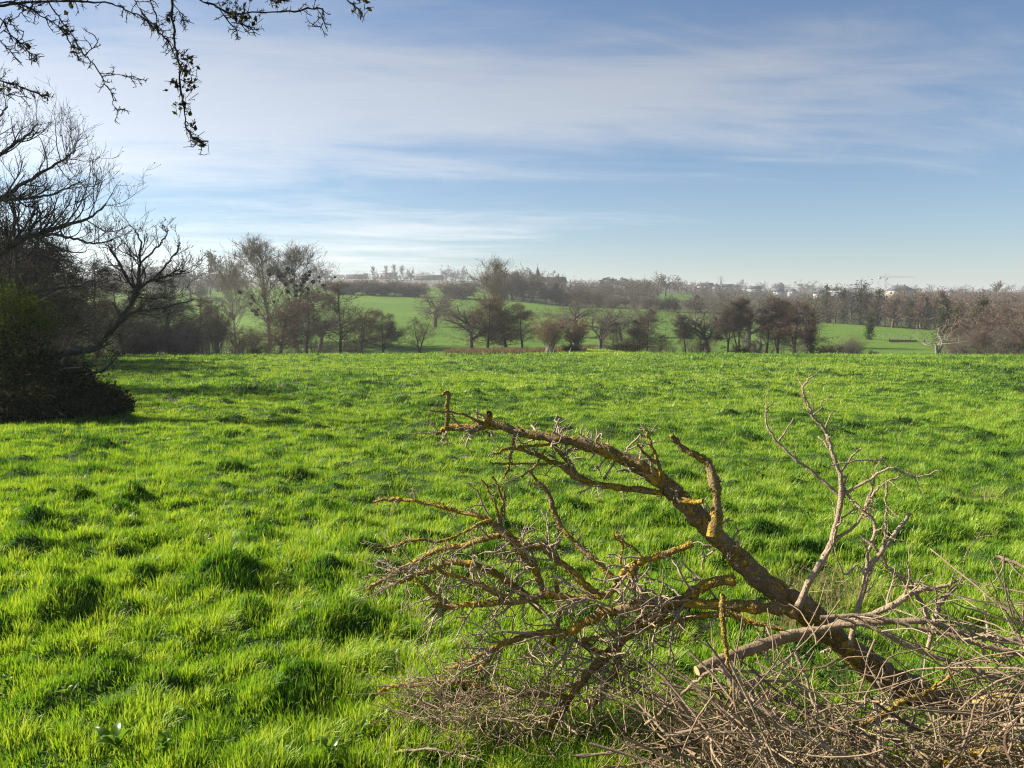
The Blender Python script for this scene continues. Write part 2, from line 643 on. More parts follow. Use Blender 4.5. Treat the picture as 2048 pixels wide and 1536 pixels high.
# thin streaks of cirrus on a plane high overhead
tc = N(nt, 'ShaderNodeTexCoord')
sep = N(nt, 'ShaderNodeSeparateXYZ')
nt.links.new(tc.outputs['Generated'], sep.inputs[0])


def M_(op, a, b=None, c=None, clamp=False):
    n = N(nt, 'ShaderNodeMath', operation=op, use_clamp=clamp)
    for s, v in zip(n.inputs, (a, b, c)):
        if v is None:
            continue
        if isinstance(v, (int, float)):
            s.default_value = v
        else:
            nt.links.new(v, s)
    return n.outputs[0]


den = M_('ADD', M_('MAXIMUM', sep.outputs[2], 0.0), 0.07)
px = M_('DIVIDE', sep.outputs[0], den)
py = M_('DIVIDE', sep.outputs[1], den)


def cl(rot, sx, sy, off, detail, dist, rough=.55):
    cb = N(nt, 'ShaderNodeCombineXYZ')
    c, s = math.cos(rot), math.sin(rot)
    a = M_('ADD', M_('MULTIPLY', px, c * sx), M_('MULTIPLY', py, s * sx))
    b = M_('ADD', M_('MULTIPLY', px, -s * sy), M_('MULTIPLY', py, c * sy))
    nt.links.new(M_('ADD', a, off[0]), cb.inputs[0])
    nt.links.new(M_('ADD', b, off[1]), cb.inputs[1])
    return noise(nt, 1.0, detail, rough, vec=cb.outputs[0], dist=dist)


c1 = cl(0.10, .36, 1.0, (3.1, 1.7), 7, .7, .6)
c2 = cl(0.28, 1.2, 2.7, (8.3, 4.4), 7, 1.1, .66)
c3 = cl(-0.1, .10, .33, (2.1, 6.2), 3, .2)
band = M_('MULTIPLY', M_('POWER', 2.718, M_('MULTIPLY', M_('POWER', M_('MULTIPLY', M_('SUBTRACT', py, 3.25), 1.05), 2.0), -1.0)), .20)
leftw = M_('MULTIPLY', M_('MINIMUM', M_('MAXIMUM', M_('MULTIPLY', px, -.4), -.75), .45), .20)
cov0 = M_('ADD', M_('ADD', M_('MULTIPLY', c1, .62), M_('MULTIPLY', c2, .24)), M_('MULTIPLY', c3, .55))
cov = M_('ADD', M_('ADD', cov0, band), M_('SUBTRACT', leftw, .05))
cf = N(nt, 'ShaderNodeMapRange', interpolation_type='SMOOTHSTEP')
nt.links.new(cov, cf.inputs[0])
cf.inputs[1].default_value = .62
cf.inputs[2].default_value = .92
cf.inputs[3].default_value = 0.03
cf.inputs[4].default_value = .64
bw = N(nt, 'ShaderNodeRGBToBW')
nt.links.new(sky.outputs[0], bw.inputs[0])
lum = M_('ADD', M_('MULTIPLY', bw.outputs[0], 1.5), 1.6)
cc = N(nt, 'ShaderNodeCombineColor')
nt.links.new(M_('MULTIPLY', lum, .97), cc.inputs[0])
nt.links.new(M_('MULTIPLY', lum, 1.0), cc.inputs[1])
nt.links.new(M_('MULTIPLY', lum, 1.04), cc.inputs[2])
skycol = mix(nt, sky.outputs[0], cc.outputs[0], cf.outputs[0])
nt.links.new(skycol, bg.inputs[0])
nt.links.new(bg.outputs[0], wo.inputs[0])

# ------------------------------------------------------------------ haze
HAZE = 0.00028
HTOP = 50.0
hm, hnt, hout = nodes_mat('haze_air')
pv = N(hnt, 'ShaderNodeVolumePrincipled')
pv.inputs['Density'].default_value = HAZE
pv.inputs['Color'].default_value = (.94, .955, 1.0, 1)
pv.inputs['Anisotropy'].default_value = .2
hnt.links.new(pv.outputs[0], hout.inputs[1])
hb = MB()
box(hb, (0, 1900, (HTOP - 22) / 2), (9000, 5200, HTOP + 22))
haze = obj('haze', hb, hm)
tag(haze, kind='stuff')

# ------------------------------------------------------------------ ground sheet
gm, gnt, gout = nodes_mat('pasture_ground')
gp = N(gnt, 'ShaderNodeBsdfPrincipled')
gp.inputs['Roughness'].default_value = .9
gp.inputs['Specular IOR Level'].default_value = .1
za = N(gnt, 'ShaderNodeAttribute', attribute_name='tint')
near_c = ramp(gnt, [(.30, (.018, .034, .008)), (.5, (.040, .072, .014)), (.75, (.075, .105, .025))], noise(gnt, 1.7, 6, .65))
far_c = ramp(gnt, [(.33, (.050, .112, .015)), (.5, (.094, .172, .018)), (.67, (.155, .217, .033))], mix(gnt, mix(gnt, noise(gnt, .016, 5, .6), noise(gnt, .12, 4, .6), .5), noise(gnt, .8, 4, .7), .4))
mud_c = ramp(gnt, [(.3, (.045, .035, .018)), (.7, (.12, .10, .05))], noise(gnt, 3.0, 4))
arable = ramp(gnt, [(.3, (.14, .12, .09)), (.7, (.20, .18, .13))], noise(gnt, .02, 4))
woodf = ramp(gnt, [(.3, (.035, .03, .02)), (.7, (.08, .065, .04))], noise(gnt, .4, 4))


def sel(prev, new, lo, hi):
    r = N(gnt, 'ShaderNodeMapRange')
    gnt.links.new(za.outputs['Fac'], r.inputs[0])
    r.inputs[1].default_value = lo
    r.inputs[2].default_value = hi
    return mix(gnt, prev, new, r.outputs[0])


gcol = sel(near_c, far_c, 0.0, 1.0)
gcol = sel(gcol, woodf, 1.0, 2.0)
gcol = sel(gcol, arable, 2.0, 3.0)
gcol = sel(gcol, mud_c, 3.0, 4.0)
gnt.links.new(gcol, gp.inputs['Base Color'])
gb = N(gnt, 'ShaderNodeBump')
gb.inputs['Strength'].default_value = .6
gb.inputs['Distance'].default_value = .25
gnt.links.new(noise(gnt, 1.3, 6, .7), gb.inputs['Height'])
gnt.links.new(gb.outputs[0], gp.inputs['Normal'])
gnt.links.new(gp.outputs[0], gout.inputs[0])

ang = np.concatenate([np.linspace(-PI, -0.78, 50, endpoint=False), np.linspace(-0.78, 0.78, 430), np.linspace(0.78, PI, 50)[1:-1]])
rad = np.concatenate([np.linspace(0.25, 2.0, 24), np.geomspace(2.05, 130, 420), np.geomspace(132, 4800, 150)])
A, R_ = np.meshgrid(ang, rad, indexing='ij')
GX = R_ * np.sin(A)
GY = R_ * np.cos(A)
GZ = ground(GX, GY)
nA, nR = A.shape


def zone(x, y):
    """0 near pasture, 1 far grass, 2 woodland floor, 3 ploughed, 4 bare mud"""
    s = x / np.maximum(y, 1) * F + 1024
    z = np.clip((y - 60) / 60, 0, 1)
    hedge_y = np.interp(s, [300, 700, 860, 1070, 1250, 1640, 1900, 2100], [352, 352, 350, 338, 318, 270, 242, 235])
    beyond = y > hedge_y
    z = np.where(beyond & (s > 1000), 1.75, z)
    z = np.where(beyond & (s > 1290) & (s < 1380) & (y > 400) & (y < 520), 1.0, z)
    z = np.where((y > 640) & (y < 900) & (s < 1000), 2.9, z)
    z = np.where(y > 1000, 1.6, z)
    z = np.where((s > 900) & (s < 1180) & (y > 99) & (y < 111), 1.15 + .5 * (vnoise(x * .5, y * .5)), z)
    strm = np.abs(y - 120) < 4
    z = np.where(strm, 1.9, z)
    m = rast(MUD, x, y)
    z = np.where(m > .25, z + (4 - z) * np.clip(m * 1.2, 0, 1), z)
    return z


gmb = MB()
i, j = np.meshgrid(np.arange(nA), np.arange(nR - 1), indexing='ij')
i2 = (i + 1) % nA
Q = np.stack([i * nR + j, i2 * nR + j, i2 * nR + j + 1, i * nR + j + 1], -1).reshape(-1, 4)
V = np.stack([GX, GY, GZ], -1).reshape(-1, 3)
V = np.vstack([V, [[0, 0, gz(0, 0)]]])
c = len(V) - 1
T = np.stack([np.full(nA, c), ((np.arange(nA) + 1) % nA) * nR, np.arange(nA) * nR], -1)
tz = np.concatenate([zone(GX, GY).ravel(), [0]])
gmb.add(V, Q, T, tz)
go = obj('ground', gmb, gm, smooth=True)
tag(go, kind='structure')

# ------------------------------------------------------------------ grass
grass_mat = plant_mat('grass_blade', [(0.0, (.010, .034, .004)), (.3, (.045, .140, .012)), (.55, (.122, .252, .021)), (.8, (.245, .380, .032)), (.93, (.32, .42, .06)), (.97, (.33, .29, .13))],
                      transl=.42, tcol=(1.4, 1.3, .5), gloss=.05, grough=.5)


def grass_blades(n, y0, y1, pw, wfun, lfun, seg, seed, cell):
    g = np.random.default_rng(seed)
    # distance distributed as y^(1-pw), sideways uniform inside a wedge a little wider than the view
    u = g.random(n)
    e = 2 - pw
    y = (y0 ** e + u * (y1 ** e - y0 ** e)) ** (1 / e)
    x = g.uniform(-1, 1, n) * (.71 * y + 2.0)
    tu = rast(TUS, x, y)
    mi = rast(MIC, x, y)
    pn = fbm(x * .45, y * .45, 3)
    pb = fbm(x * .09 + 4, y * .09, 3)
    # the turf grows in bunches: nearest bunch centre on a jittered lattice
    ix = np.floor(x / cell).astype(int); iy = np.floor(y / cell).astype(int)
    bd = np.full(len(x), 9.0); bx = np.zeros(len(x)); by = np.zeros(len(x)); bh = np.zeros(len(x))
    for di in (-1, 0, 1):
        for dj in (-1, 0, 1):
            a_ = (ix + di) & 255; b_ = (iy + dj) & 255
            cx = (ix + di + _tab[a_, b_]) * cell; cy = (iy + dj + _tab[b_, (a_ + 91) & 255]) * cell
            dd = np.hypot(x - cx, y - cy) / cell
            m_ = dd < bd
            bd = np.where(m_, dd, bd); bx = np.where(m_, cx, bx); by = np.where(m_, cy, by)
            bh = np.where(m_, _tab[(a_ + 37) & 255, (b_ + 11) & 255], bh)
    pc = np.clip(1 - .95 * bd, 0, 1)
    keep = (rast(MUD, x, y) < .35 + .4 * g.random(n)) & (g.random(n) < np.clip(.02 + .9 * (pn - .25) + 1.05 * pc + 2 * tu, .06, 1))
    x, y, tu, mi, pn, pb, pc, bx, by, bh = [v_[keep] for v_ in (x, y, tu, mi, pn, pb, pc, bx, by, bh)]
    n = len(x)
    z = ground(x, y) - .006
    L = lfun(y) * g.gamma(7, 1 / 7., n) * (.09 + .40 * pn + .9 * mi + .75 * pc * (.45 + 1.1 * bh) + 2.1 * tu)
    W = wfun(y) * g.uniform(.6, 1.35, n)
    az = g.uniform(0, 2 * PI, n)
    lean = np.abs(g.normal(.30, .26, n)) + .08
    wind = np.array([.20, -.12])
    ox = (x - bx) / cell; oy = (y - by) / cell
    lx = np.cos(az) * lean * .7 + .75 * ox + (bh - .5) * .5 + wind[0] + .5 * (fbm(x * .8, y * .8 + 50, 2) - .37)
    ly = np.sin(az) * lean * .7 + .75 * oy + (vnoise(bx * 9, by * 9) - .5) * .5 + wind[1]
    # blade faces roughly any way
    fa = g.uniform(0, PI, n)
    px_, py_ = np.cos(fa) * W, np.sin(fa) * W
    P0 = np.stack([x, y, z], 1)
    side = np.stack([px_, py_, np.zeros(n)], 1)
    h1 = L * .55
    P1 = P0 + np.stack([lx * L * .22, ly * L * .22, h1], 1)
    nrm_ = np.sqrt(np.maximum(1 - np.clip(lx ** 2 + ly ** 2, 0, .8), .1))
    P2 = P0 + np.stack([lx * L * .75, ly * L * .75, L * (.45 + .55 * nrm_)], 1)
    tint = np.clip(.60 + .16 * g.normal(size=n) * .7 - 1.9 * tu - 1.6 * mi + .55 * (pb - .42) + .25 * (pn - .4) + .30 * (pc - .45) + .40 * (bh - .5), .02, .90)  # small tufts darken the blades here as painted tuft shadow
    straw = g.random(n) < .038
    tint[straw] = g.uniform(.93, 1, straw.sum())
    mb = MB()
    if seg == 2:
        V = np.stack([P0 - side, P0 + side, P1 - side * .8, P1 + side * .8, P2], 1).reshape(-1, 3)
        k = np.arange(n)[:, None] * 5
        mb.add(V, k + np.array([[0, 1, 3, 2]]), k + np.array([[2, 3, 4]]), np.repeat(tint, 5))
    else:
        V = np.stack([P0 - side, P0 + side, P2], 1).reshape(-1, 3)
        k = np.arange(n)[:, None] * 3
        mb.add(V, None, k + np.array([[0, 1, 2]]), np.repeat(tint, 3))
    return mb


GQ = 1.0
b1 = grass_blades(int(1100000 * GQ), 1.2, 8.0, 1.55, lambda y: .0016 + .00022 * y, lambda y: .057 + 0 * y, 2, 1, .15)
b2 = grass_blades(int(1000000 * GQ), 8.0, 28.0, 1.75, lambda y: .0010 + .00038 * y, lambda y: .051 + .0013 * y, 1, 2, .27)
b3 = grass_blades(int(900000 * GQ), 28.0, 118.0, 1.9, lambda y: .002 + .00042 * y, lambda y: .068 + .0011 * y, 1, 3, .55)
for nm, bb in (('grass', b1), ('grass', b2), ('grass', b3)):
    o = obj(nm, bb, grass_mat)
    tag(o, kind='stuff')

# ------------------------------------------------------------------ winter trees
bark_dark = bark_mat('bark_dark', (.030, .024, .018), (.085, .068, .050), 3, bump=.3)
bark_grey = bark_mat('bark_grey', (.07, .06, .048), (.19, .165, .125), 3, bump=.3)
bark_pale = bark_mat('bark_pale', (.15, .13, .10), (.34, .30, .23), 2.5, bump=.3)
def twig_mat(n, a, b):
    return plant_mat(n, [(0, a), (1, b)], transl=.12, tcol=(1, 1, 1))
tw_brown = twig_mat('twig_brown', (.085, .056, .038), (.23, .165, .115))
tw_red = twig_mat('twig_red', (.13, .083, .058), (.33, .22, .155))
tw_grey = twig_mat('twig_grey', (.085, .072, .055), (.22, .19, .145))
tw_pale = twig_mat('twig_pale', (.11, .092, .068), (.27, .235, .175))
tw_alder = twig_mat('twig_alder', (.065, .050, .038), (.21, .165, .12))
tw_rust = twig_mat('twig_rust', (.070, .049, .036), (.22, .155, .11))
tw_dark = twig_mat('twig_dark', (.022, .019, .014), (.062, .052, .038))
ivy_mat = plant_mat('ivy_leaf', [(0, (.008, .018, .006)), (.6, (.022, .045, .012)), (1, (.05, .085, .022))], transl=.2)
mist_mat = plant_mat('mistletoe_leaf', [(0, (.012, .018, .007)), (1, (.045, .058, .018))], transl=.2)
pine_mat = plant_mat('pine_needle', [(0, (.006, .014, .010)), (1, (.022, .042, .028))], transl=.1)
bramble_mat = plant_mat('bramble_leaf', [(0, (.010, .013, .006)), (.6, (.032, .038, .014)), (1, (.14, .12, .05))], transl=.2)


def stem(h, k=8, wig=.03, lean=(0, 0), r=None, base=(0, 0), g=rng, tip=.15):
    t = np.linspace(0, 1, k)
    P = np.zeros((1, k, 3))
    P[0, :, 2] = t * h - .25 * (t == 0)
    P[0, :, 0] = base[0] + lean[0] * h * t ** 1.3 + np.cumsum(g.normal(0, wig, k)) * h / k
    P[0, :, 1] = base[1] + lean[1] * h * t ** 1.3 + np.cumsum(g.normal(0, wig, k)) * h / k
    r = r or h * .014
    return P, (r * (1 - (1 - tip) * t ** .8))[None]


def cat(*PR):
    k = PR[0][0].shape[1]
    return np.concatenate([p for p, _ in PR]), np.concatenate([r for _, r in PR])


def tints(n, g, a=.15, b=.95):
    return g.uniform(a, b, n)


def gen(kind, seed, h=10.0, lod=1.0, tw=.014):
    """returns trunk, crown and further named parts of one bare tree of height h"""
    g = np.random.default_rng(seed)
    tr, cr, ex = MB(), MB(), {}
    G = dict(g=g)
    def q(n):
        return max(1, int(round(n * lod)))
    if kind in ('alder', 'tallalder'):
        tall = kind == 'tallalder'
        ss = [stem(h, 9, .05, (g.normal(0, .05), g.normal(0, .05)), h * .018, g=g)]
        if g.random() < .6:
            ss.append(stem(h * g.uniform(.7, .92), 9, .05, (g.choice([-1, 1]) * .16, g.normal(0, .1)), h * .014, g=g))
        P, R = cat(*ss)
        l1 = grow(P, R, q(34), (.36 if tall else .14, .98), h * (.30 if tall else .42), 1.12, 6, .16, .025, .42, Lf=lambda t: (1.12 - t) ** .75, flat=.35, rmin=h * .0016, **G)
        l2 = grow(*l1, q(9), (.22, 1), 0, .85, 4, .22, .02, .55, frac=.42, flat=.45, rmin=tw * .8, **G)
        l3 = grow(*l2, q(10), (.1, 1), h * .058, .75, 3, .3, .02, .6, rmin=tw, flat=.2, tip=.6, **G)
        tubes(tr, P, R, 7); tubes(tr, *l1, 4); ribbons(cr, *l2, tints(len(l2[0]), g), g=g); ribbons(cr, *l3, tints(len(l3[0]), g), g=g)
        # old catkins and cones
        C = l3[0][:, -1]
        C = C[g.random(len(C)) < .30] + g.normal(0, .02, (1, 3))
        leaves(cr, C, h * .0042, g.uniform(0, .35, len(C)), g)
    elif kind == 'oak':
        P, R = stem(h * .48, 6, .05, (g.normal(0, .1), 0), h * .045, g=g, tip=.62)
        l1 = grow(P, R, 10, (.5, 1), h * .60, .95, 7, .22, .06, .58, rmin=.02, tip=.2, **G)
        l2 = grow(*l1, q(9), (.18, 1), 0, .85, 5, .30, .04, .55, frac=.48, rmin=h * .002, **G)
        l3 = grow(*l2, q(8), (.15, 1), 0, .8, 4, .32, .04, .55, frac=.50, rmin=tw, **G)
        l4 = grow(*l3, q(5), (.2, 1), h * .045, .75, 3, .3, .03, .7, rmin=tw * .9, tip=.6, **G)
        tubes(tr, P, R, 8); tubes(tr, *l1, 6); tubes(tr, *l2, 4)
        ribbons(cr, *l3, tints(len(l3[0]), g), g=g); ribbons(cr, *l4, tints(len(l4[0]), g), g=g)
    elif kind == 'poplar':
        P, R = stem(h, 9, .03, (g.normal(0, .04), 0), h * .015, g=g)
        l1 = grow(P, R, q(44), (.18, .97), h * .46, .66, 7, .08, .10, .42, Lf=lambda t: (1.15 - t) ** .6, rmin=h * .002, **G)
        l2 = grow(*l1, q(9), (.2, 1), 0, .55, 5, .12, .10, .55, frac=.40, rmin=tw, **G)
        l3 = grow(*l2, q(7), (.1, 1), h * .05, .55, 3, .18, .10, .7, rmin=tw * .9, tip=.6, **G)
        tubes(tr, P, R, 7); tubes(tr, *l1, 4); ribbons(cr, *l2, tints(len(l2[0]), g), g=g); ribbons(cr, *l3, tints(len(l3[0]), g), g=g)
        ex['tips'] = l1[0]
    elif kind == 'coppice':
        ss = []
        for k in range(q(22)):
            a = g.uniform(0, 2 * PI); s = g.uniform(.03, .45)
            ss.append(stem(h * g.uniform(.65, 1), 8, .035, (math.cos(a) * s, math.sin(a) * s), h * g.uniform(.006, .011), (g.normal(0, h * .04), g.normal(0, h * .03)), g))
        P, R = cat(*ss)
        l1 = grow(P, R, q(11), (.25, .98), h * .20, .65, 5, .14, .07, .45, Lf=lambda t: (1.2 - t), rmin=tw, **G)
        l2 = grow(*l1, q(7), (.15, 1), 0, .65, 4, .2, .06, .6, frac=.45, rmin=tw * .9, tip=.5, **G)
        l3 = grow(*l2, q(4), (.2, 1), h * .035, .7, 3, .2, .05, .7, rmin=tw * .8, tip=.6, **G)
        tubes(tr, P, R, 5); ribbons(cr, *l1, tints(len(l1[0]), g), g=g); ribbons(cr, *l2, tints(len(l2[0]), g), g=g); ribbons(cr, *l3, tints(len(l3[0]), g), g=g)
    elif kind == 'shrub':
        ss = []
        for k in range(q(22)):
            a = g.uniform(0, 2 * PI); s = g.uniform(.1, 1.15)
            ss.append(stem(h * g.uniform(.55, .95), 6, .10, (math.cos(a) * s, math.sin(a) * s), h * .011, (g.normal(0, h * .08), g.normal(0, h * .08)), g))
        P, R = cat(*ss)
        l1 = grow(P, R, q(11), (.08, .98), h * .45, .85, 5, .25, .04, .5, rmin=tw, **G)
        l2 = grow(*l1, q(8), (.1, 1), 0, .85, 4, .3, .03, .6, frac=.5, rmin=tw, tip=.5, **G)
        l3 = grow(*l2, q(4), (.1, 1), h * .06, .8, 3, .3, .02, .8, rmin=tw, tip=.6, **G)
        tubes(tr, P, R, 4); ribbons(cr, *l1, tints(len(l1[0]), g), g=g); ribbons(cr, *l2, tints(len(l2[0]), g), g=g); ribbons(cr, *l3, tints(len(l3[0]), g), g=g)
    elif kind == 'small':
        ss = []
        for k in range(int(g.integers(1, 4))):
            ss.append(stem(h * g.uniform(.75, 1), 8, .11, (g.normal(0, .22), g.normal(0, .15)), h * .016, (g.normal(0, h * .03), 0), g))
        P, R = cat(*ss)
        l1 = grow(P, R, q(24), (.18, .98), h * .42, .95, 5, .2, .05, .42, Lf=lambda t: (1.2 - t) ** .8, flat=.2, rmin=tw, **G)
        l2 = grow(*l1, q(9), (.15, 1), 0, .8, 4, .25, .03, .6, frac=.45, rmin=tw, tip=.5, **G)
        l3 = grow(*l2, q(6), (.2, 1), h * .06, .75, 3, .25, .03, .8, rmin=tw * .9, tip=.6, **G)
        tubes(tr, P, R, 6); tubes(tr, *l1, 3); ribbons(cr, *l2, tints(len(l2[0]), g), g=g); ribbons(cr, *l3, tints(len(l3[0]), g), g=g)
    elif kind == 'pollard':
        P, R = cat(stem(h * .45, 7, .09, (.25, .05), h * .055, (.05, 0), g, tip=.6), stem(h * .42, 7, .09, (-.22, 0), h * .06, (-.05, 0), g, tip=.6))
        l1 = grow(P, R, 5, (.6, 1), h * .58, .85, 8, .34, .16, .55, rmin=.05, tip=.35, **G)
        l2 = grow(*l1, 4, (.3, 1), 0, .9, 6, .40, .14, .6, frac=.46, rmin=.03, tip=.35, **G)
        l3 = grow(*l2, 6, (.3, 1), 0, .8, 4, .35, .05, .4, frac=.45, rmin=tw, tip=.4, **G)
        l4 = grow(*l3, 4, (.3, 1), h * .05, .7, 3, .3, .04, .6, rmin=tw * .8, tip=.5, **G)
        tubes(tr, P, R, 9); tubes(tr, *l1, 6); tubes(tr, *l2, 5); ribbons(cr, *l3, tints(len(l3[0]), g), g=g); ribbons(cr, *l4, tints(len(l4[0]), g), g=g)
    elif kind == 'pine':
        P, R = stem(h, 6, .02, (0, 0), h * .016, g=g)
        l1 = grow(P, R, q(46), (.28, .99), h * .26, 1.2, 4, .1, .05, .3, Lf=lambda t: (1.2 - t) ** .7 * (.6 + .6 * (t > .45)), rmin=h * .002, **G)
        tubes(tr, P, R, 6); tubes(tr, *l1, 3)
        l2 = grow(*l1, q(14), (.2, 1), h * .06, .9, 3, .2, .02, .7, rmin=tw * 1.5, tip=.8, **G)
        C = l2[0][:, 1:].reshape(-1, 3)
        C = np.repeat(C, q(7), 0) + g.normal(0, h * .017, (len(C) * q(7), 3))
        leaves(cr, C, h * .018, np.clip(g.normal(.5, .25, len(C)), 0, 1), g)
    elif kind == 'ivytree':
        P, R = stem(h, 8, .06, (g.normal(0, .06), 0), h * .02, g=g)
        l1 = grow(P, R, q(16), (.3, .95), h * .30, .95, 5, .2, .05, .45, Lf=lambda t: (1.2 - t), rmin=h * .003, **G)
        l2 = grow(*l1, q(8), (.3, 1), 0, .8, 4, .3, .03, .5, frac=.5, rmin=tw, **G)
        tubes(tr, P, R, 7); tubes(tr, *l1, 4)
        ribbons(cr, *l2, tints(len(l2[0]), g), g=g)
        l3 = grow(*l2, q(5), (.2, 1), h * .05, .75, 3, .3, .03, .7, rmin=tw, tip=.6, **G)
        ribbons(cr, *l3, tints(len(l3[0]), g), g=g)
        iv = MB()
        t = g.beta(1.3, 1.6, q(2600))
        fi = t * 7
        i0 = np.minimum(fi.astype(int), 6)
        c = P[0][i0] * (1 - (fi - i0))[:, None] + P[0][i0 + 1] * (fi - i0)[:, None]
        rr = h * (.045 + .05 * np.sin(t * 9 + seed) ** 2)
        c = c + g.normal(size=c.shape) * rr[:, None] * np.array([1, 1, .6])
        leaves(iv, c, h * .015, np.clip(g.normal(.5, .25, len(c)), 0, 1), g, .3)
        sel_ = l1[0][g.random(len(l1[0])) < .45][:, :4].reshape(-1, 3)
        c = np.repeat(sel_, q(18), 0)
        c = c + g.normal(0, h * .028, c.shape)
        leaves(iv, c, h * .014, np.clip(g.normal(.5, .25, len(c)), 0, 1), g, .3)
        ex['ivy'] = iv
    elif kind == 'bush':
        ss = []
        for k in range(q(12)):
            a = g.uniform(0, 2 * PI); s = g.uniform(.2, .9)
            ss.append(stem(h * g.uniform(.4, .8), 5, .10, (math.cos(a) * s, math.sin(a) * s), h * .013, g=g))
        P, R = cat(*ss)
        l1 = grow(P, R, q(8), (.2, 1), h * .4, .8, 4, .25, .02, .5, rmin=tw, **G)
        tubes(tr, P, R, 4); ribbons(cr, *l1, tints(len(l1[0]), g), g=g)
        l2 = grow(*l1, q(6), (.2, 1), h * .18, .8, 3, .3, .0, .7, rmin=tw, **G)
        ribbons(cr, *l2, tints(len(l2[0]), g), g=g)
        C = np.concatenate([l2[0][:, 1:].reshape(-1, 3), l1[0][:, 1:].reshape(-1, 3)])
        C = np.repeat(C, q(3), 0) + g.normal(0, h * .04, (len(C) * q(3), 3))
        C[:, 2] = np.abs(C[:, 2])
        iv = MB()
        leaves(iv, C, h * .028, np.clip(g.normal(.5, .25, len(C)), 0, 1), g, .3)
        ex['ivy'] = iv
    return tr, cr, ex


KM = {'slimalder': (bark_dark, tw_alder), 'slimredalder': (bark_dark, tw_rust), 'alder': (bark_dark, tw_alder), 'oak': (bark_grey, tw_grey), 'poplar': (bark_pale, tw_pale), 'coppice': (bark_grey, tw_brown),
      'shrub': (bark_dark, tw_grey), 'small': (bark_dark, tw_brown), 'pollard': (bark_pale, tw_grey), 'pine': (bark_dark, pine_mat),
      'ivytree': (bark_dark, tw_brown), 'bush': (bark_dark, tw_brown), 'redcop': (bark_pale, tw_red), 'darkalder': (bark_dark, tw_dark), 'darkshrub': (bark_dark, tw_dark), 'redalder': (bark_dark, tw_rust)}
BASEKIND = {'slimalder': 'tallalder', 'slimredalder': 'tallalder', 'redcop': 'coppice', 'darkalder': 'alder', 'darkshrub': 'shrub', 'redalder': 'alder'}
_var = {}


def variant(kind, seed, tw=.014, lod=1.0):
    key = (kind, seed, tw, lod)
    if key not in _var:
        bk = BASEKIND.get(kind, kind)
        tr, cr, ex = gen(bk, 1000 + seed * 7 + len(bk), 10.0, lod, tw)
        bm, tm = KM[kind]
        allz = np.concatenate([cr.arrays()[0], tr.arrays()[0]])
        hh = float(np.percentile(allz[:, 2], 99.7))
        a = {'trunk': (tr.mesh('trunk', True), bm), 'crown': (cr.mesh('crown'), tm)}
        if 'ivy' in ex:
            a['ivy'] = (ex['ivy'].mesh('ivy'), ivy_mat if bk != 'bush' else bramble_mat)
        for me, mt in a.values():
            if not len(me.materials):
                me.materials.append(mt)
        _var[key] = (a, hh, ex)
    return _var[key]


TNAME = {'slimalder': 'alder_tree', 'slimredalder': 'alder_tree', 'alder': 'alder_tree', 'oak': 'oak_tree', 'poplar': 'poplar_tree', 'coppice': 'coppiced_tree', 'shrub': 'bare_shrub', 'small': 'young_tree', 'pollard': 'pollard_tree',
         'pine': 'pine_tree', 'ivytree': 'ivy_clad_tree', 'bush': 'bramble_bush', 'redcop': 'willow_thicket', 'darkalder': 'alder_tree', 'darkshrub': 'bare_shrub', 'redalder': 'alder_tree'}


POLL = 3.4


def place(kind, seed, u, y, vtop, label, group=None, wx=1.0, cat_=None, tw=.014, lod=1.0, dv=0, rz=None):
    b = at(u, 690, y)
    x = b[0]
    z = gz(x, y) - dv
    H = E + y * slope(vtop) - z
    a, hh, ex = variant(kind, seed, tw, lod)
    o = thing(TNAME[kind], (x, y, z), label, cat_ or ('bush' if kind in ('bush', 'shrub', 'darkshrub') else 'tree'), group)
    s = H / hh
    o.scale = (s * wx, s * wx, s)
    a_ = rng.uniform(0, 2 * PI)
    o.rotation_euler = (0, 0, POLL if kind == 'pollard' else a_)
    for nm, (me, mt) in a.items():
        c = obj(nm, me, None, o)
    return o, s, ex


GS = 'trees along the stream'
GF = 'trees along the far hedge'
GK = 'trees on the skyline'
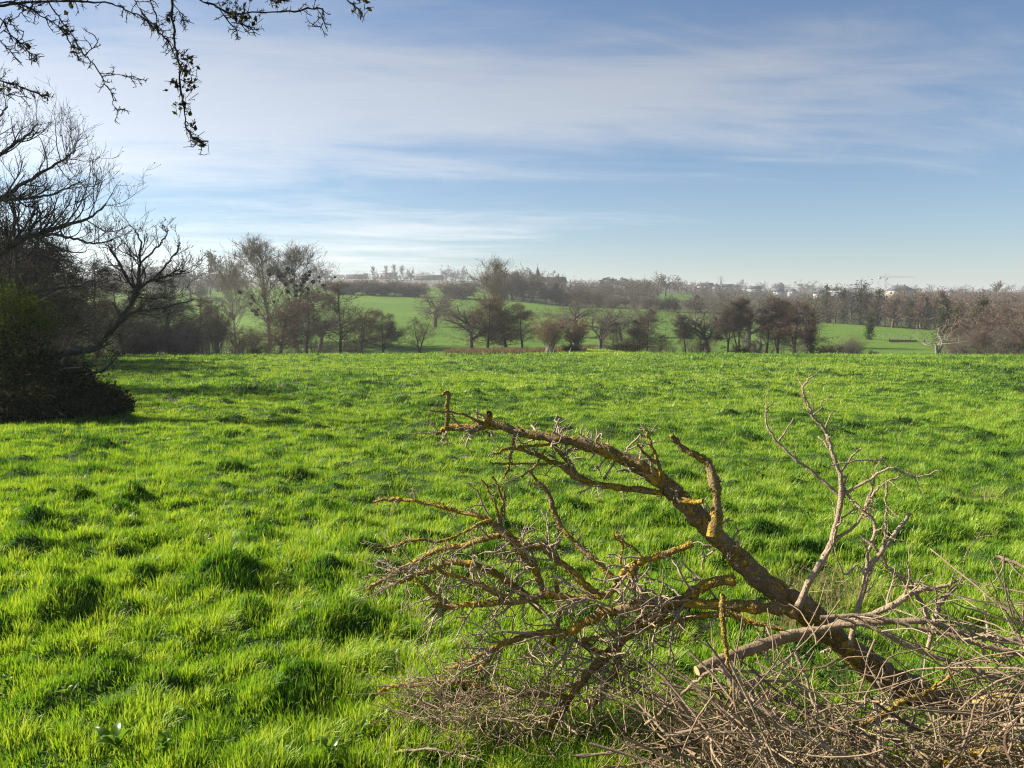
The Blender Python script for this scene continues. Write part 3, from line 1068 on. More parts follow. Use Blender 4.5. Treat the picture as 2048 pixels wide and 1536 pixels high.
# --- the stream side, left to right
L = [
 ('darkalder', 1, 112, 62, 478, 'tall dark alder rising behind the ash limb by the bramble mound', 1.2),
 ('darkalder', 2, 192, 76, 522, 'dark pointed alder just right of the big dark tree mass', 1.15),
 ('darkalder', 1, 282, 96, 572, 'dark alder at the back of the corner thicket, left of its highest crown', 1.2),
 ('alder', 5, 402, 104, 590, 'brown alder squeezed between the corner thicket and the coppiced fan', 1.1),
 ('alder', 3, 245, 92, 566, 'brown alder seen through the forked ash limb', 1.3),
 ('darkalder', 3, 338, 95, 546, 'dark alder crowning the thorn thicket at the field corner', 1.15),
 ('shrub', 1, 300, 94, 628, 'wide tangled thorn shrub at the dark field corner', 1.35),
 ('shrub', 2, 372, 95, 632, 'brown bare shrub on the right edge of the corner thicket', 1.15),
 ('coppice', 1, 435, 100, 602, 'fan of slim coppiced stems beside the dark thicket', 1.0),
 ('small', 1, 476, 108, 652, 'small crooked tree with a bent trunk beside the coppiced fan', 1.25),
 ('small', 2, 513, 108, 655, 'low two stemmed tree with a pinkish crown under the poplars', 1.3),
 ('poplar', 1, 470, 150, 508, 'pale thin poplar left of the mistletoe poplars', .9),
 ('poplar', 2, 540, 140, 472, 'tallest pale poplar with a broad upright crown of fine twigs', 1.45),
 ('poplar', 3, 590, 136, 486, 'poplar hung with many dark mistletoe balls', 1.4),
 ('redalder', 4, 560, 112, 598, 'crooked alder with a dense purple brown crown below the poplars', 1.5),
 ('alder', 2, 612, 118, 582, 'spreading dark alder with slanting low stems', 1.45),
 ('oak', 1, 640, 128, 592, 'dark oak crown behind the slanting alder stems', 1.1),
 ('alder', 5, 682, 117, 560, 'upright alder with a dark ivied stem and splayed base', 1.0),
 ('small', 3, 722, 121, 616, 'young alder with low splayed stems and a thin top', 1.3),
 ('alder', 6, 766, 122, 622, 'small conical alder alone at the edge of the bright field', 1.25),
 ('small', 4, 845, 122, 624, 'slender three stemmed young alder in front of the lone oak', 1.0),
 ('oak', 2, 871, 196, 567, 'lone oak with a leaning trunk standing in the bright field', 1.1),
 ('oak', 3, 943, 122, 586, 'leaning dark tree with a bare bent trunk left of the big alder clump', .85),
 ('poplar', 4, 982, 150, 512, 'pale upright poplar towering over the brown alder clump', .95),
 ('redalder', 1, 974, 121, 592, 'large brown alder forming the left half of the big clump', 1.4),
 ('alder', 4, 1012, 123, 598, 'dense brown alder in the middle of the big clump', 1.35),
 ('redalder', 2, 1045, 125, 606, 'rounded brown alder at the right end of the big clump', 1.4),
 ('redcop', 2, 1100, 97, 628, 'reddish thicket of slim willow stems on the field brow, left half', 1.5),
 ('redcop', 3, 1152, 97.5, 634, 'reddish thicket of slim willow stems on the field brow, right half', 1.5),
 ('oak', 4, 1150, 180, 586, 'bare oak rising behind the reddish willow thicket', 1.15),
 ('oak', 5, 1200, 124, 600, 'oak with a pale straight trunk right of the willow thicket', .85),
 ('small', 5, 1225, 123, 655, 'low brown scrubby tree beside the pale straight trunk', 1.3),
 ('oak', 6, 1242, 170, 614, 'small round topped tree alone on the middle field', 1.0),
 ('alder', 3, 1278, 124, 640, 'bushy brown alder left of the leaning conical one', 1.4),
 ('alder', 2, 1294, 127, 616, 'conical green brown alder with two dark stems', 1.15),
 ('oak', 2, 1286, 190, 600, 'bare tree behind the conical alder on the middle field', .9),
 ('small', 3, 1322, 126, 668, 'low crooked sapling between the conical alder and the slim one', 1.4),
 ('slimalder', 6, 1371, 125, 630, 'slim pointed young alder with twin dark stems', 1.0),
 ('oak', 1, 1416, 126, 578, 'wide bare oak with pale lichened limbs over the stream', 1.25),
 ('small', 1, 1402, 124, 668, 'small leaning tree with a bent trunk under the wide oak', 1.3),
 ('poplar', 5, 1430, 127, 628, 'slender broken topped stem right of the wide oak', .55),
 ('slimalder', 5, 1457, 125, 602, 'tall straight alder with a dark trunk, first right of the wide oak', 1.0),
 ('slimredalder', 3, 1477, 126, 596, 'tall alder with a dark reddish top, second right of the wide oak', 1.05),
 ('oak', 3, 1497, 150, 572, 'high bare crown showing above the row of straight alders', .95),
 ('pollard', 2, 1515, 122, 656, 'low crooked trunk with broken limbs between straight alders', 1.1),
 ('slimalder', 1, 1533, 124, 592, 'straight thick trunked alder with a brown crown', 1.15),
 ('slimredalder', 5, 1556, 125, 600, 'brown alder leaning slightly at the left of the densest clump', 1.2),
 ('redalder', 6, 1590, 123, 602, 'densest russet alder near the right end of the stream row', 1.35),
 ('oak', 4, 1612, 160, 580, 'bare spreading crown above the densest russet alder', 1.15),
 ('ivytree', 1, 1624, 124, 622, 'narrow ivy dark column closing the right end of the alder row', .75),
 ('shrub', 3, 1708, 112, 668, 'rounded bare shrub alone right of the alder row', .95),
 ('pollard', 1, 1876, 106, 642, 'gnarled pollard with thick pale twisted limbs on the field edge', .95),
 ('ivytree', 2, 1737, 190, 624, 'small ivied tree alone on the right hand field', 1.0),
]
for k in L:
    o, s, ex = place(*k[:6], group=GS, wx=k[6] * 1.22, tw=.0115, lod=1.2)
    if 'mistletoe' in k[5] and k[1] == 3 and 'hung' in k[5]:
        mist_host = o, ex
    if 'tallest pale' in k[5]:
        mist_host2 = o, ex

# mistletoe: round evergreen balls in the poplar crowns
_g = np.random.default_rng(31)
mball = []
for k in range(3):
    mb = MB()
    d = norm(_g.normal(size=(420, 3)))
    C = d * (_g.random((420, 1)) ** .35)
    leaves(mb, C, .22, np.clip(_g.normal(.45, .25, 420), 0, 1), _g)
    st = np.stack([d[:60] * .05, d[:60] * .5, d[:60] * .95], 1)
    ribbons(mb, st, np.full((60, 3), .03), .1, g=_g)
    mball.append(mb.mesh('mistletoe'))
    mball[-1].materials.append(mist_mat)
for (host, ex), n, zr in ((mist_host, 64, (4.2, 8.8)), (mist_host2, 12, (2.5, 6.5))):
    P = ex['tips'][:, 3:].reshape(-1, 3)
    P = P[(P[:, 2] > zr[0]) & (P[:, 2] < zr[1])]
    for i in _g.choice(len(P), n, replace=False):
        c = obj('mistletoe', mball[int(_g.integers(3))], None, host)
        c.location = P[i]
        r = _g.uniform(.11, .25)
        c.scale = (r * .62, r * .62, r)

# low dark brambles and rush clumps along the stream and field edge
B = [(345, 96, 672, 'dark bramble mound under the corner thorn thicket', 1.6), (270, 92, 678, 'dark bramble bank at the left end of the corner thicket', 1.7),
     (513, 104, 693, 'low brown bramble clump under the two stemmed tree', 1.6), (1262, 116, 682, 'dark bramble patch left of the conical alder', 1.5),
     (1235, 118, 684, 'low bramble patch below the pale straight trunk', 1.5), (1480, 119, 690, 'dark rounded bramble between the straight alders', 1.7),
     (1655, 112, 690, 'dark bramble mound right of the ivy column', 1.4), (1744, 108, 700, 'small dark bush alone on the field edge', 1.3),
     (1140, 96.5, 690, 'dark bramble skirt at the foot of the willow thicket', 2.6), (1790, 182, 690, 'scrubby clump by the log on the right field', 1.5)]
for i, (u, y, vt, lb, wx) in enumerate(B):
    place('bush', 1 + i % 3, u, y, vt, lb, 'bramble bushes by the stream', wx, 'bush')

# --- far hedge (behind the bright field), each tree its own
fh = []
_g = np.random.default_rng(8)
hx = [(655, 352, 560), (684, 352, 566), (706, 352, 562), (727, 352, 560), (748, 352, 556), (770, 352, 562), (792, 352, 556), (815, 352, 562), (836, 352, 568), (893, 350, 572), (912, 349, 574), (924, 345, 560)]
for i, (u, y, vt) in enumerate(hx):
    fh.append(('shrub' if i % 3 else 'oak', 1 + i % 3, u, y, vt, ['hazy round hedge tree along the brow of the bright field', 'hazy spreading hedge oak on the brow of the bright field'][0 if i % 3 else 1], 1.9 if i % 3 else 1.1))
for i, (u, vt, w_) in enumerate([(1004, 548, 1.1), (1024, 544, 1.0), (1046, 542, 1.2), (1064, 546, 1.0)]):
    fh.append(('oak', 1 + i, u, 335 - i, vt, 'tall dark wood edge tree behind the brown alder clump, left of the church spire', w_))
for i, (u, vt) in enumerate([(1092, 572), (1112, 566), (1132, 580), (1152, 570), (1172, 584), (1196, 578)]):
    fh.append((['oak', 'alder', 'shrub'][i % 3], 2 + i % 3, u, 328, vt, 'grey hedge tree below the church spire and the pine clump', 1.0))
for i, (u, vt) in enumerate([(1222, 588), (1250, 592), (1272, 596), (1292, 590), (1372, 596), (1392, 590), (1436, 600), (1462, 606), (1520, 600), (1548, 606), (1575, 596), (1602, 610)]):
    fh.append((['shrub', 'oak', 'alder'][i % 3], 1 + (i * 2) % 4, u, float(np.interp(u, [1250, 1640], [317, 271])), vt, 'brownish hedge tree behind the middle field', 1.15))
for k in fh:
    place(*k[:6], group=GF, wx=k[6], tw=.055, lod=1.0)
for u, vt, lb in [(1318, 598, 'dark evergreen clump on the middle hedge, left lobe'), (1334, 592, 'tallest dark evergreen on the middle hedge, between two lower ones'), (1350, 598, 'dark evergreen clump on the middle hedge, right lobe')]:
    place('bush', 2, u, 300, vt, lb, 'evergreens on the middle hedge', 1.0, 'bush')

# --- hedge of ivied stems running down the right field, and the brown woodland edge
for i, u in enumerate(np.linspace(1652, 1884, 15)):
    y = float(np.interp(u, [1640, 1900], [268, 240]))
    place(['ivytree', 'alder', 'ivytree', 'redalder'][i % 4], 1 + i % 3, u, y, 586 + 9 * _g.normal(), 'brown ivy footed tree in the hedge across the right field', 'hedge trees across the right field', 1.1, tw=.028, lod=.75)
R_W = [
 ('ivytree', 3, 1884, 190, 596, 'ivy draped tree with a wide dark head above the gnarled pollard', 1.4),
 ('ivytree', 4, 1909, 170, 604, 'slim tree with a dark ivied stem right of the ivy draped one', .8),
 ('ivytree', 5, 1953, 165, 594, 'tall dark ivied tree standing out of the brown wood', 1.0),
 ('redalder', 1, 1925, 150, 640, 'red brown tree low in the right wood beside the pollard', 1.6),
 ('redalder', 2, 1968, 145, 634, 'red brown rounded tree in front of the dark ivied tree', 1.6),
 ('redalder', 3, 2010, 150, 612, 'large brown tree at the right wood edge', 1.5),
 ('oak', 5, 1990, 210, 590, 'pale brown oak high in the right wood', 1.2),
 ('oak', 6, 2040, 205, 580, 'pale brown oak at the right frame edge', 1.2),
 ('alder', 4, 1925, 220, 600, 'grey brown tree behind the slim ivied stem', 1.3),
 ('alder', 5, 2065, 140, 600, 'brown alder cut by the right frame edge', 1.5),
 ('shrub', 1, 1930, 112, 664, 'bare twiggy shrub right of the gnarled pollard', 1.2),
 ('coppice', 2, 1962, 112, 650, 'brown coppiced stems in the front row of the right wood', 1.3),
 ('shrub', 2, 2000, 110, 648, 'rounded twiggy shrub in the front row of the right wood', 1.3),
 ('coppice', 3, 2036, 109, 640, 'brown coppiced stems nearest the right frame edge', 1.3),
 ('redcop', 1, 1905, 118, 676, 'low reddish scrub behind the gnarled pollard', 1.5),
]
for k in R_W:
    place(*k[:6], group='trees of the right hand wood', wx=k[6], tw=.018)

# --- hazy trees at the far left and lone skyline trees
SK = [
 ('oak', 1, 386, 330, 510, 'grey hazy oak with a dark forked trunk left of the poplars', .9), ('poplar', 2, 425, 300, 500, 'faint pale tree behind the coppiced fan', 1.0),
 ('oak', 2, 312, 380, 514, 'faint hazy round tree seen right of the forked ash limb', 1.0), ('oak', 3, 350, 420, 528, 'faint hazy tree left of the dark forked oak', 1.1),
 ('oak', 5, 268, 420, 518, 'faint hazy tree seen through the forked ash limb', 1.0), ('oak', 6, 222, 400, 524, 'faint hazy tree beside the pointed dark alder', 1.0),
 ('shrub', 3, 405, 340, 560, 'hazy grey shrub at the foot of the dark forked oak', 1.2),
 ('oak', 4, 632, 700, 526, 'hazy tree just right of the mistletoe poplar, left one', .9), ('oak', 1, 654, 700, 524, 'hazy tree just right of the mistletoe poplar, right one', .9),
 ('poplar', 1, 750, 820, 532, 'slim hazy tree left of the white barn', .9), ('oak', 5, 735, 820, 544, 'low hazy tree two left of the white barn', .9),
 ('poplar', 3, 775, 860, 530, 'upright hazy tree over the left end of the white barn', .8), ('poplar', 5, 790, 860, 528, 'upright hazy tree over the middle of the white barn', .8),
 ('poplar', 4, 806, 860, 530, 'upright hazy tree over the right end of the white barn', .8), ('oak', 2, 823, 800, 534, 'hazy forked tree right of the white barn', .75),
 ('oak', 3, 894, 900, 530, 'tall hazy skyline tree left of the brown clump, first of three', .95), ('oak', 6, 911, 900, 531, 'tall hazy skyline tree left of the brown clump, second of three', .95),
 ('oak', 4, 927, 900, 531, 'tall hazy skyline tree left of the brown clump, third of three', .6),
 ('oak', 5, 1329, 450, 542, 'big round headed oak alone on the skyline right of the pines', 1.0),
 ('oak', 2, 1362, 900, 560, 'small hazy tree just right of the big round oak', .9), ('oak', 3, 1380, 1000, 560, 'small hazy tree two right of the big round oak', 1.0),
 ('oak', 1, 1410, 1000, 562, 'wide low hazy tree left of the pylon', 1.5), ('oak', 4, 1480, 1000, 558, 'round hazy tree right of the pylon', .9),
 ('oak', 6, 1514, 950, 560, 'dark hazy tree two right of the pylon', 1.0), ('oak', 5, 1550, 950, 563, 'wide hazy tree above the white house row', 1.2),
 ('pine', 1, 1559, 900, 565, 'small dark conifer near the white house row', 1.0), ('oak', 2, 1608, 900, 560, 'big hazy crown right of the white house row', 1.5),
 ('poplar', 2, 1990, 480, 562, 'tall pale crown above the right wood', 1.2),
]
for k in SK:
    place(*k[:6], group=GK, wx=k[6], tw=.085, lod=.7)
for i, (u, vt) in enumerate([(1204, 556), (1213, 554), (1222, 556), (1232, 558), (1243, 555), (1253, 558), (1261, 561)]):
    place('pine', 2 + i % 3, u, 760 + 6 * i, vt, 'dark blue pine in the clump on the skyline right of the church', 'pine clump on the skyline', 1.5, tw=.05, lod=.7)

# --- woods that read as one mass: hillside behind the church, skyline belt, right hand wood
def mass(name, spots, kinds, mat, lod=.4, tw=.06, seed=0):
    g = np.random.default_rng(seed)
    src = []
    for i, kd in enumerate(kinds):
        tr, cr, ex = gen(kd, 500 + i * 3 + seed, 10.0, lod, tw)
        m = MB()
        m.merge(tr.arrays()); m.merge(cr.arrays())
        A = m.arrays()
        src.append((A, np.percentile(A[0][:, 2], 99.5)))
    out = MB()
    for (u, y, H, wx) in spots:
        x = at(u, 600, y)[0]
        A, hh = src[int(g.integers(len(src)))]
        s = H / hh
        a = g.uniform(0, 2 * PI)
        M = np.array([[math.cos(a) * s * wx, -math.sin(a) * s * wx, 0], [math.sin(a) * s * wx, math.cos(a) * s * wx, 0], [0, 0, s]])
        out.merge(A, M, (x, y, gz(x, y) - .3))
    o = obj(name, out, mat)
    tag(o, kind='stuff')
    return o


_g = np.random.default_rng(77)
sp = [(_g.uniform(1080, 1320), _g.uniform(345, 560), _g.uniform(7, 11), 1.2) for k in range(80)]
sp += [(_g.uniform(985, 1110), _g.uniform(345, 460), _g.uniform(11, 15), 1.1) for k in range(24)]
mass('woodland', sp, ['oak', 'oak', 'shrub', 'alder'], tw_grey, .5, .075, 1)
sp = [(_g.uniform(1380, 1760), _g.uniform(300, 620), _g.uniform(4, 7.5), 1.3) for k in range(100)]
mass('woodland', sp, ['oak', 'shrub', 'alder'], tw_grey, .45, .085, 2)
sp = [(_g.uniform(1740, 2200), _g.uniform(250, 520), _g.uniform(8, 13), 1.25) for k in range(120)]
sp += [(_g.uniform(1890, 2200), _g.uniform(150, 260), _g.uniform(7, 11), 1.3) for k in range(40)]
mass('woodland', sp, ['oak', 'shrub', 'alder', 'oak'], tw_brown, .5, .065, 3)
sp = [(_g.uniform(-200, 2300), _g.uniform(1050, 1280), _g.choice([1, 1.5]) * _g.uniform(5, 10), 2.0) for k in range(300)]
sp += [(_g.uniform(600, 1000), _g.uniform(880, 1000), _g.uniform(4, 8), 2.2) for k in range(60)]
sp += [(_g.uniform(1280, 2200), _g.uniform(560, 1000), _g.uniform(5, 10), 1.9) for k in range(260)]
mass('woodland', sp, ['oak', 'shrub', 'oak'], tw_grey, .22, .20, 4)
sp = [(_g.uniform(-250, 480), _g.uniform(360, 620), _g.uniform(9, 15), 1.3) for k in range(80)]
mass('woodland', sp, ['oak', 'shrub', 'alder'], tw_grey, .45, .08, 5)
sp = [(_g.uniform(640, 1000), _g.uniform(600, 640), _g.uniform(3, 5), 2.2) for k in range(46)]
mass('woodland', sp, ['shrub'], tw_grey, .35, .12, 6)
sp = [(_g.uniform(395, 720), _g.uniform(104, 128), _g.uniform(1.5, 5.0), 1.3) for k in range(48)]
sp += [(_g.uniform(930, 1075), _g.uniform(117, 127), _g.uniform(1.0, 2.4), 1.5) for k in range(18)]
sp += [(_g.uniform(1180, 1690), _g.uniform(116, 132), _g.uniform(1.0, 3.8), 1.5) for k in range(60)]
sp += [(_g.uniform(1890, 2150), _g.uniform(106, 130), _g.uniform(1.4, 4.0), 1.4) for k in range(40)]
sp += [(_g.uniform(-150, 420), _g.uniform(96, 130), _g.uniform(3.0, 7.0), 1.3) for k in range(75)]
mass('undergrowth', sp, ['shrub', 'shrub', 'coppice'], tw_alder, .40, .016, 9)
# rank dead grass along the brow and the stream
dg = MB()
n = 16000
y = _g.uniform(98, 113, n); s_ = _g.uniform(890, 1190, n)
x = (s_ - 1024) / F * y
k_ = vnoise(x * .35, y * .5) > .42
x, y = x[k_], y[k_]
Pq = np.stack([x, y, ground(x, y)], 1)
hh = _g.uniform(.25, .7, len(x))
off = np.stack([_g.normal(0, .2, len(x)), _g.normal(0, .1, len(x)), hh], 1)
ribbons(dg, np.stack([Pq, Pq + off * np.array([.4, .4, .6]), Pq + off], 1), np.stack([np.full(len(x), .03), np.full(len(x), .025), np.full(len(x), .008)], 1), _g.uniform(0, 1, len(x)), g=_g)
o = obj('dead_grass', dg, plant_mat('dead_grass_blade', [(0, (.10, .07, .035)), (1, (.30, .22, .12))], transl=.4, tcol=(1, 1, .9)))
tag(o, kind='stuff')

# ------------------------------------------------------------------ foreground: fallen lichened crown
lich = ((.25, .148, .015), (.52, .345, .038))
m_limb = bark_mat('lichened_bark', (.10, .066, .032), (.36, .255, .125), 14, lich, .485, 11, 1.0, tintmix=(.40, .27, .04))
m_trunk = bark_mat('old_bark', (.095, .064, .032), (.34, .24, .12), 10, lich, .515, 8, 1.2, tintmix=(.40, .27, .04))
m_twig = bark_mat('weathered_twig', (.16, .115, .070), (.52, .41, .275), 30, lich, .68, 20, .4)
m_pale = bark_mat('pale_bark', (.24, .165, .10), (.56, .43, .29), 22, None, bump=.8)
m_stick = bark_mat('dry_stick', (.15, .10, .06), (.44, .33, .21), 20, None, bump=.4, tintmix=None)
m_butt = bark_mat('butt_sunlit_tint', (.26, .17, .06), (.52, .37, .15), 12, None, bump=.8)  # yellow sunlight on the butt is put into this bark colour
m_cut = bark_mat('cut_wood', (.15, .10, .056), (.38, .27, .155), 16, None, bump=.6)


def px_path(pts, y0, y1, m=None, lump=.10, jit=.0025, seed=0, curve=None):
    """(u, v, radius px) rows at forward distances running y0..y1 -> world path and radii"""
    g = np.random.default_rng(seed + len(pts))
    p = np.array(pts, float)
    d = np.concatenate([[0], np.cumsum(np.hypot(np.diff(p[:, 0]), np.diff(p[:, 1])))])
    f = d / d[-1]
    m = m or int(np.clip(d[-1] / 8, 6, 150))
    W = []
    for (u, v, r), t in zip(p, f):
        y = y0 + (y1 - y0) * t + (curve * math.sin(PI * t) if curve else 0)
        W.append([*at(u, v, y), r * y / F])
    W = smooth_path(W, m)
    P = W[:, :3] + g.normal(0, jit, (m, 3)) * np.linspace(0, 1, m)[:, None] ** .3
    R = np.maximum(W[:, 3], .0012) * (1 + g.normal(0, lump, m))
    return P, R


def limb(parent, name, mat, pts, y0, y1, n=9, twigs=0, tl=.12, seed=0, base=None, lump=.12, twig_mat_=None, up=.0, curve=None, sub=1.0, ang=.95, knob=1.0, indiv=None, rest=None):
    """one traced limb as a part; its twigs as a sub-part"""
    g = np.random.default_rng(seed * 13 + 5)
    P, R = px_path(pts, y0, y1, lump=lump, seed=seed, curve=curve)
    P = P - base
    mb = MB()
    fat = mat in (m_limb, m_trunk)
    R = R * (.80 if mat is m_trunk else .84 if fat else .74 if mat is m_pale else .8)
    tubes(mb, P, R, n + (6 if mat is m_trunk else 2), 0.0, rough=.24 if mat is m_trunk else (.22 if fat else .10))
    if fat:
        crust(mb, P, R, int(len(P) * (34 if mat is m_trunk else 26)), .0046 if mat is m_trunk else .0034, g, .42 if mat is m_trunk else .39)
    # warty spurs
    k = int(len(P) * .5 * knob)
    if k:
        q = grow(P[None], R[None], k, (.05, .98), .016, 1.3, 3, .2, 0, .5, g=g, tip=.3, rmin=.0018)
        tubes(mb, *q, 5, 0.0)
    o = obj(name, mb, mat, parent, smooth=True)
    if twigs:
        t1 = grow(P[None], R[None], twigs, (.12, 1), tl * 1.35, ang, 6, .17, up, .42, g=g, rmin=.0019, tip=.45)
        t1 = (t1[0], np.minimum(t1[1], .0042))
        ln = np.linalg.norm(np.diff(t1[0], axis=1), axis=2).sum(1)
        order = np.argsort(-ln)
        for w_, i in enumerate(order):
            tb = MB() if (indiv is None or w_ < indiv) else rest
            s1_ = (t1[0][i:i + 1], t1[1][i:i + 1])
            t2 = grow(*s1_, max(1, int(2 * sub)), (.25, 1), 0, .95, 5, .3, up, .8, frac=.55, g=g, rmin=.0014, tip=.6)
            t3 = grow(*s1_, int(4 * sub) + 1, (.1, 1), .012, 1.2, 2, .2, 0, .8, g=g, rmin=.0012, tip=.5)
            tubes(tb, *s1_, 5)
            tubes(tb, *t2, 4)
            tubes(tb, *t3, 4)
            if tb is not rest:
                obj('twig', tb, twig_mat_ or m_twig, o, smooth=True)
    return P, R


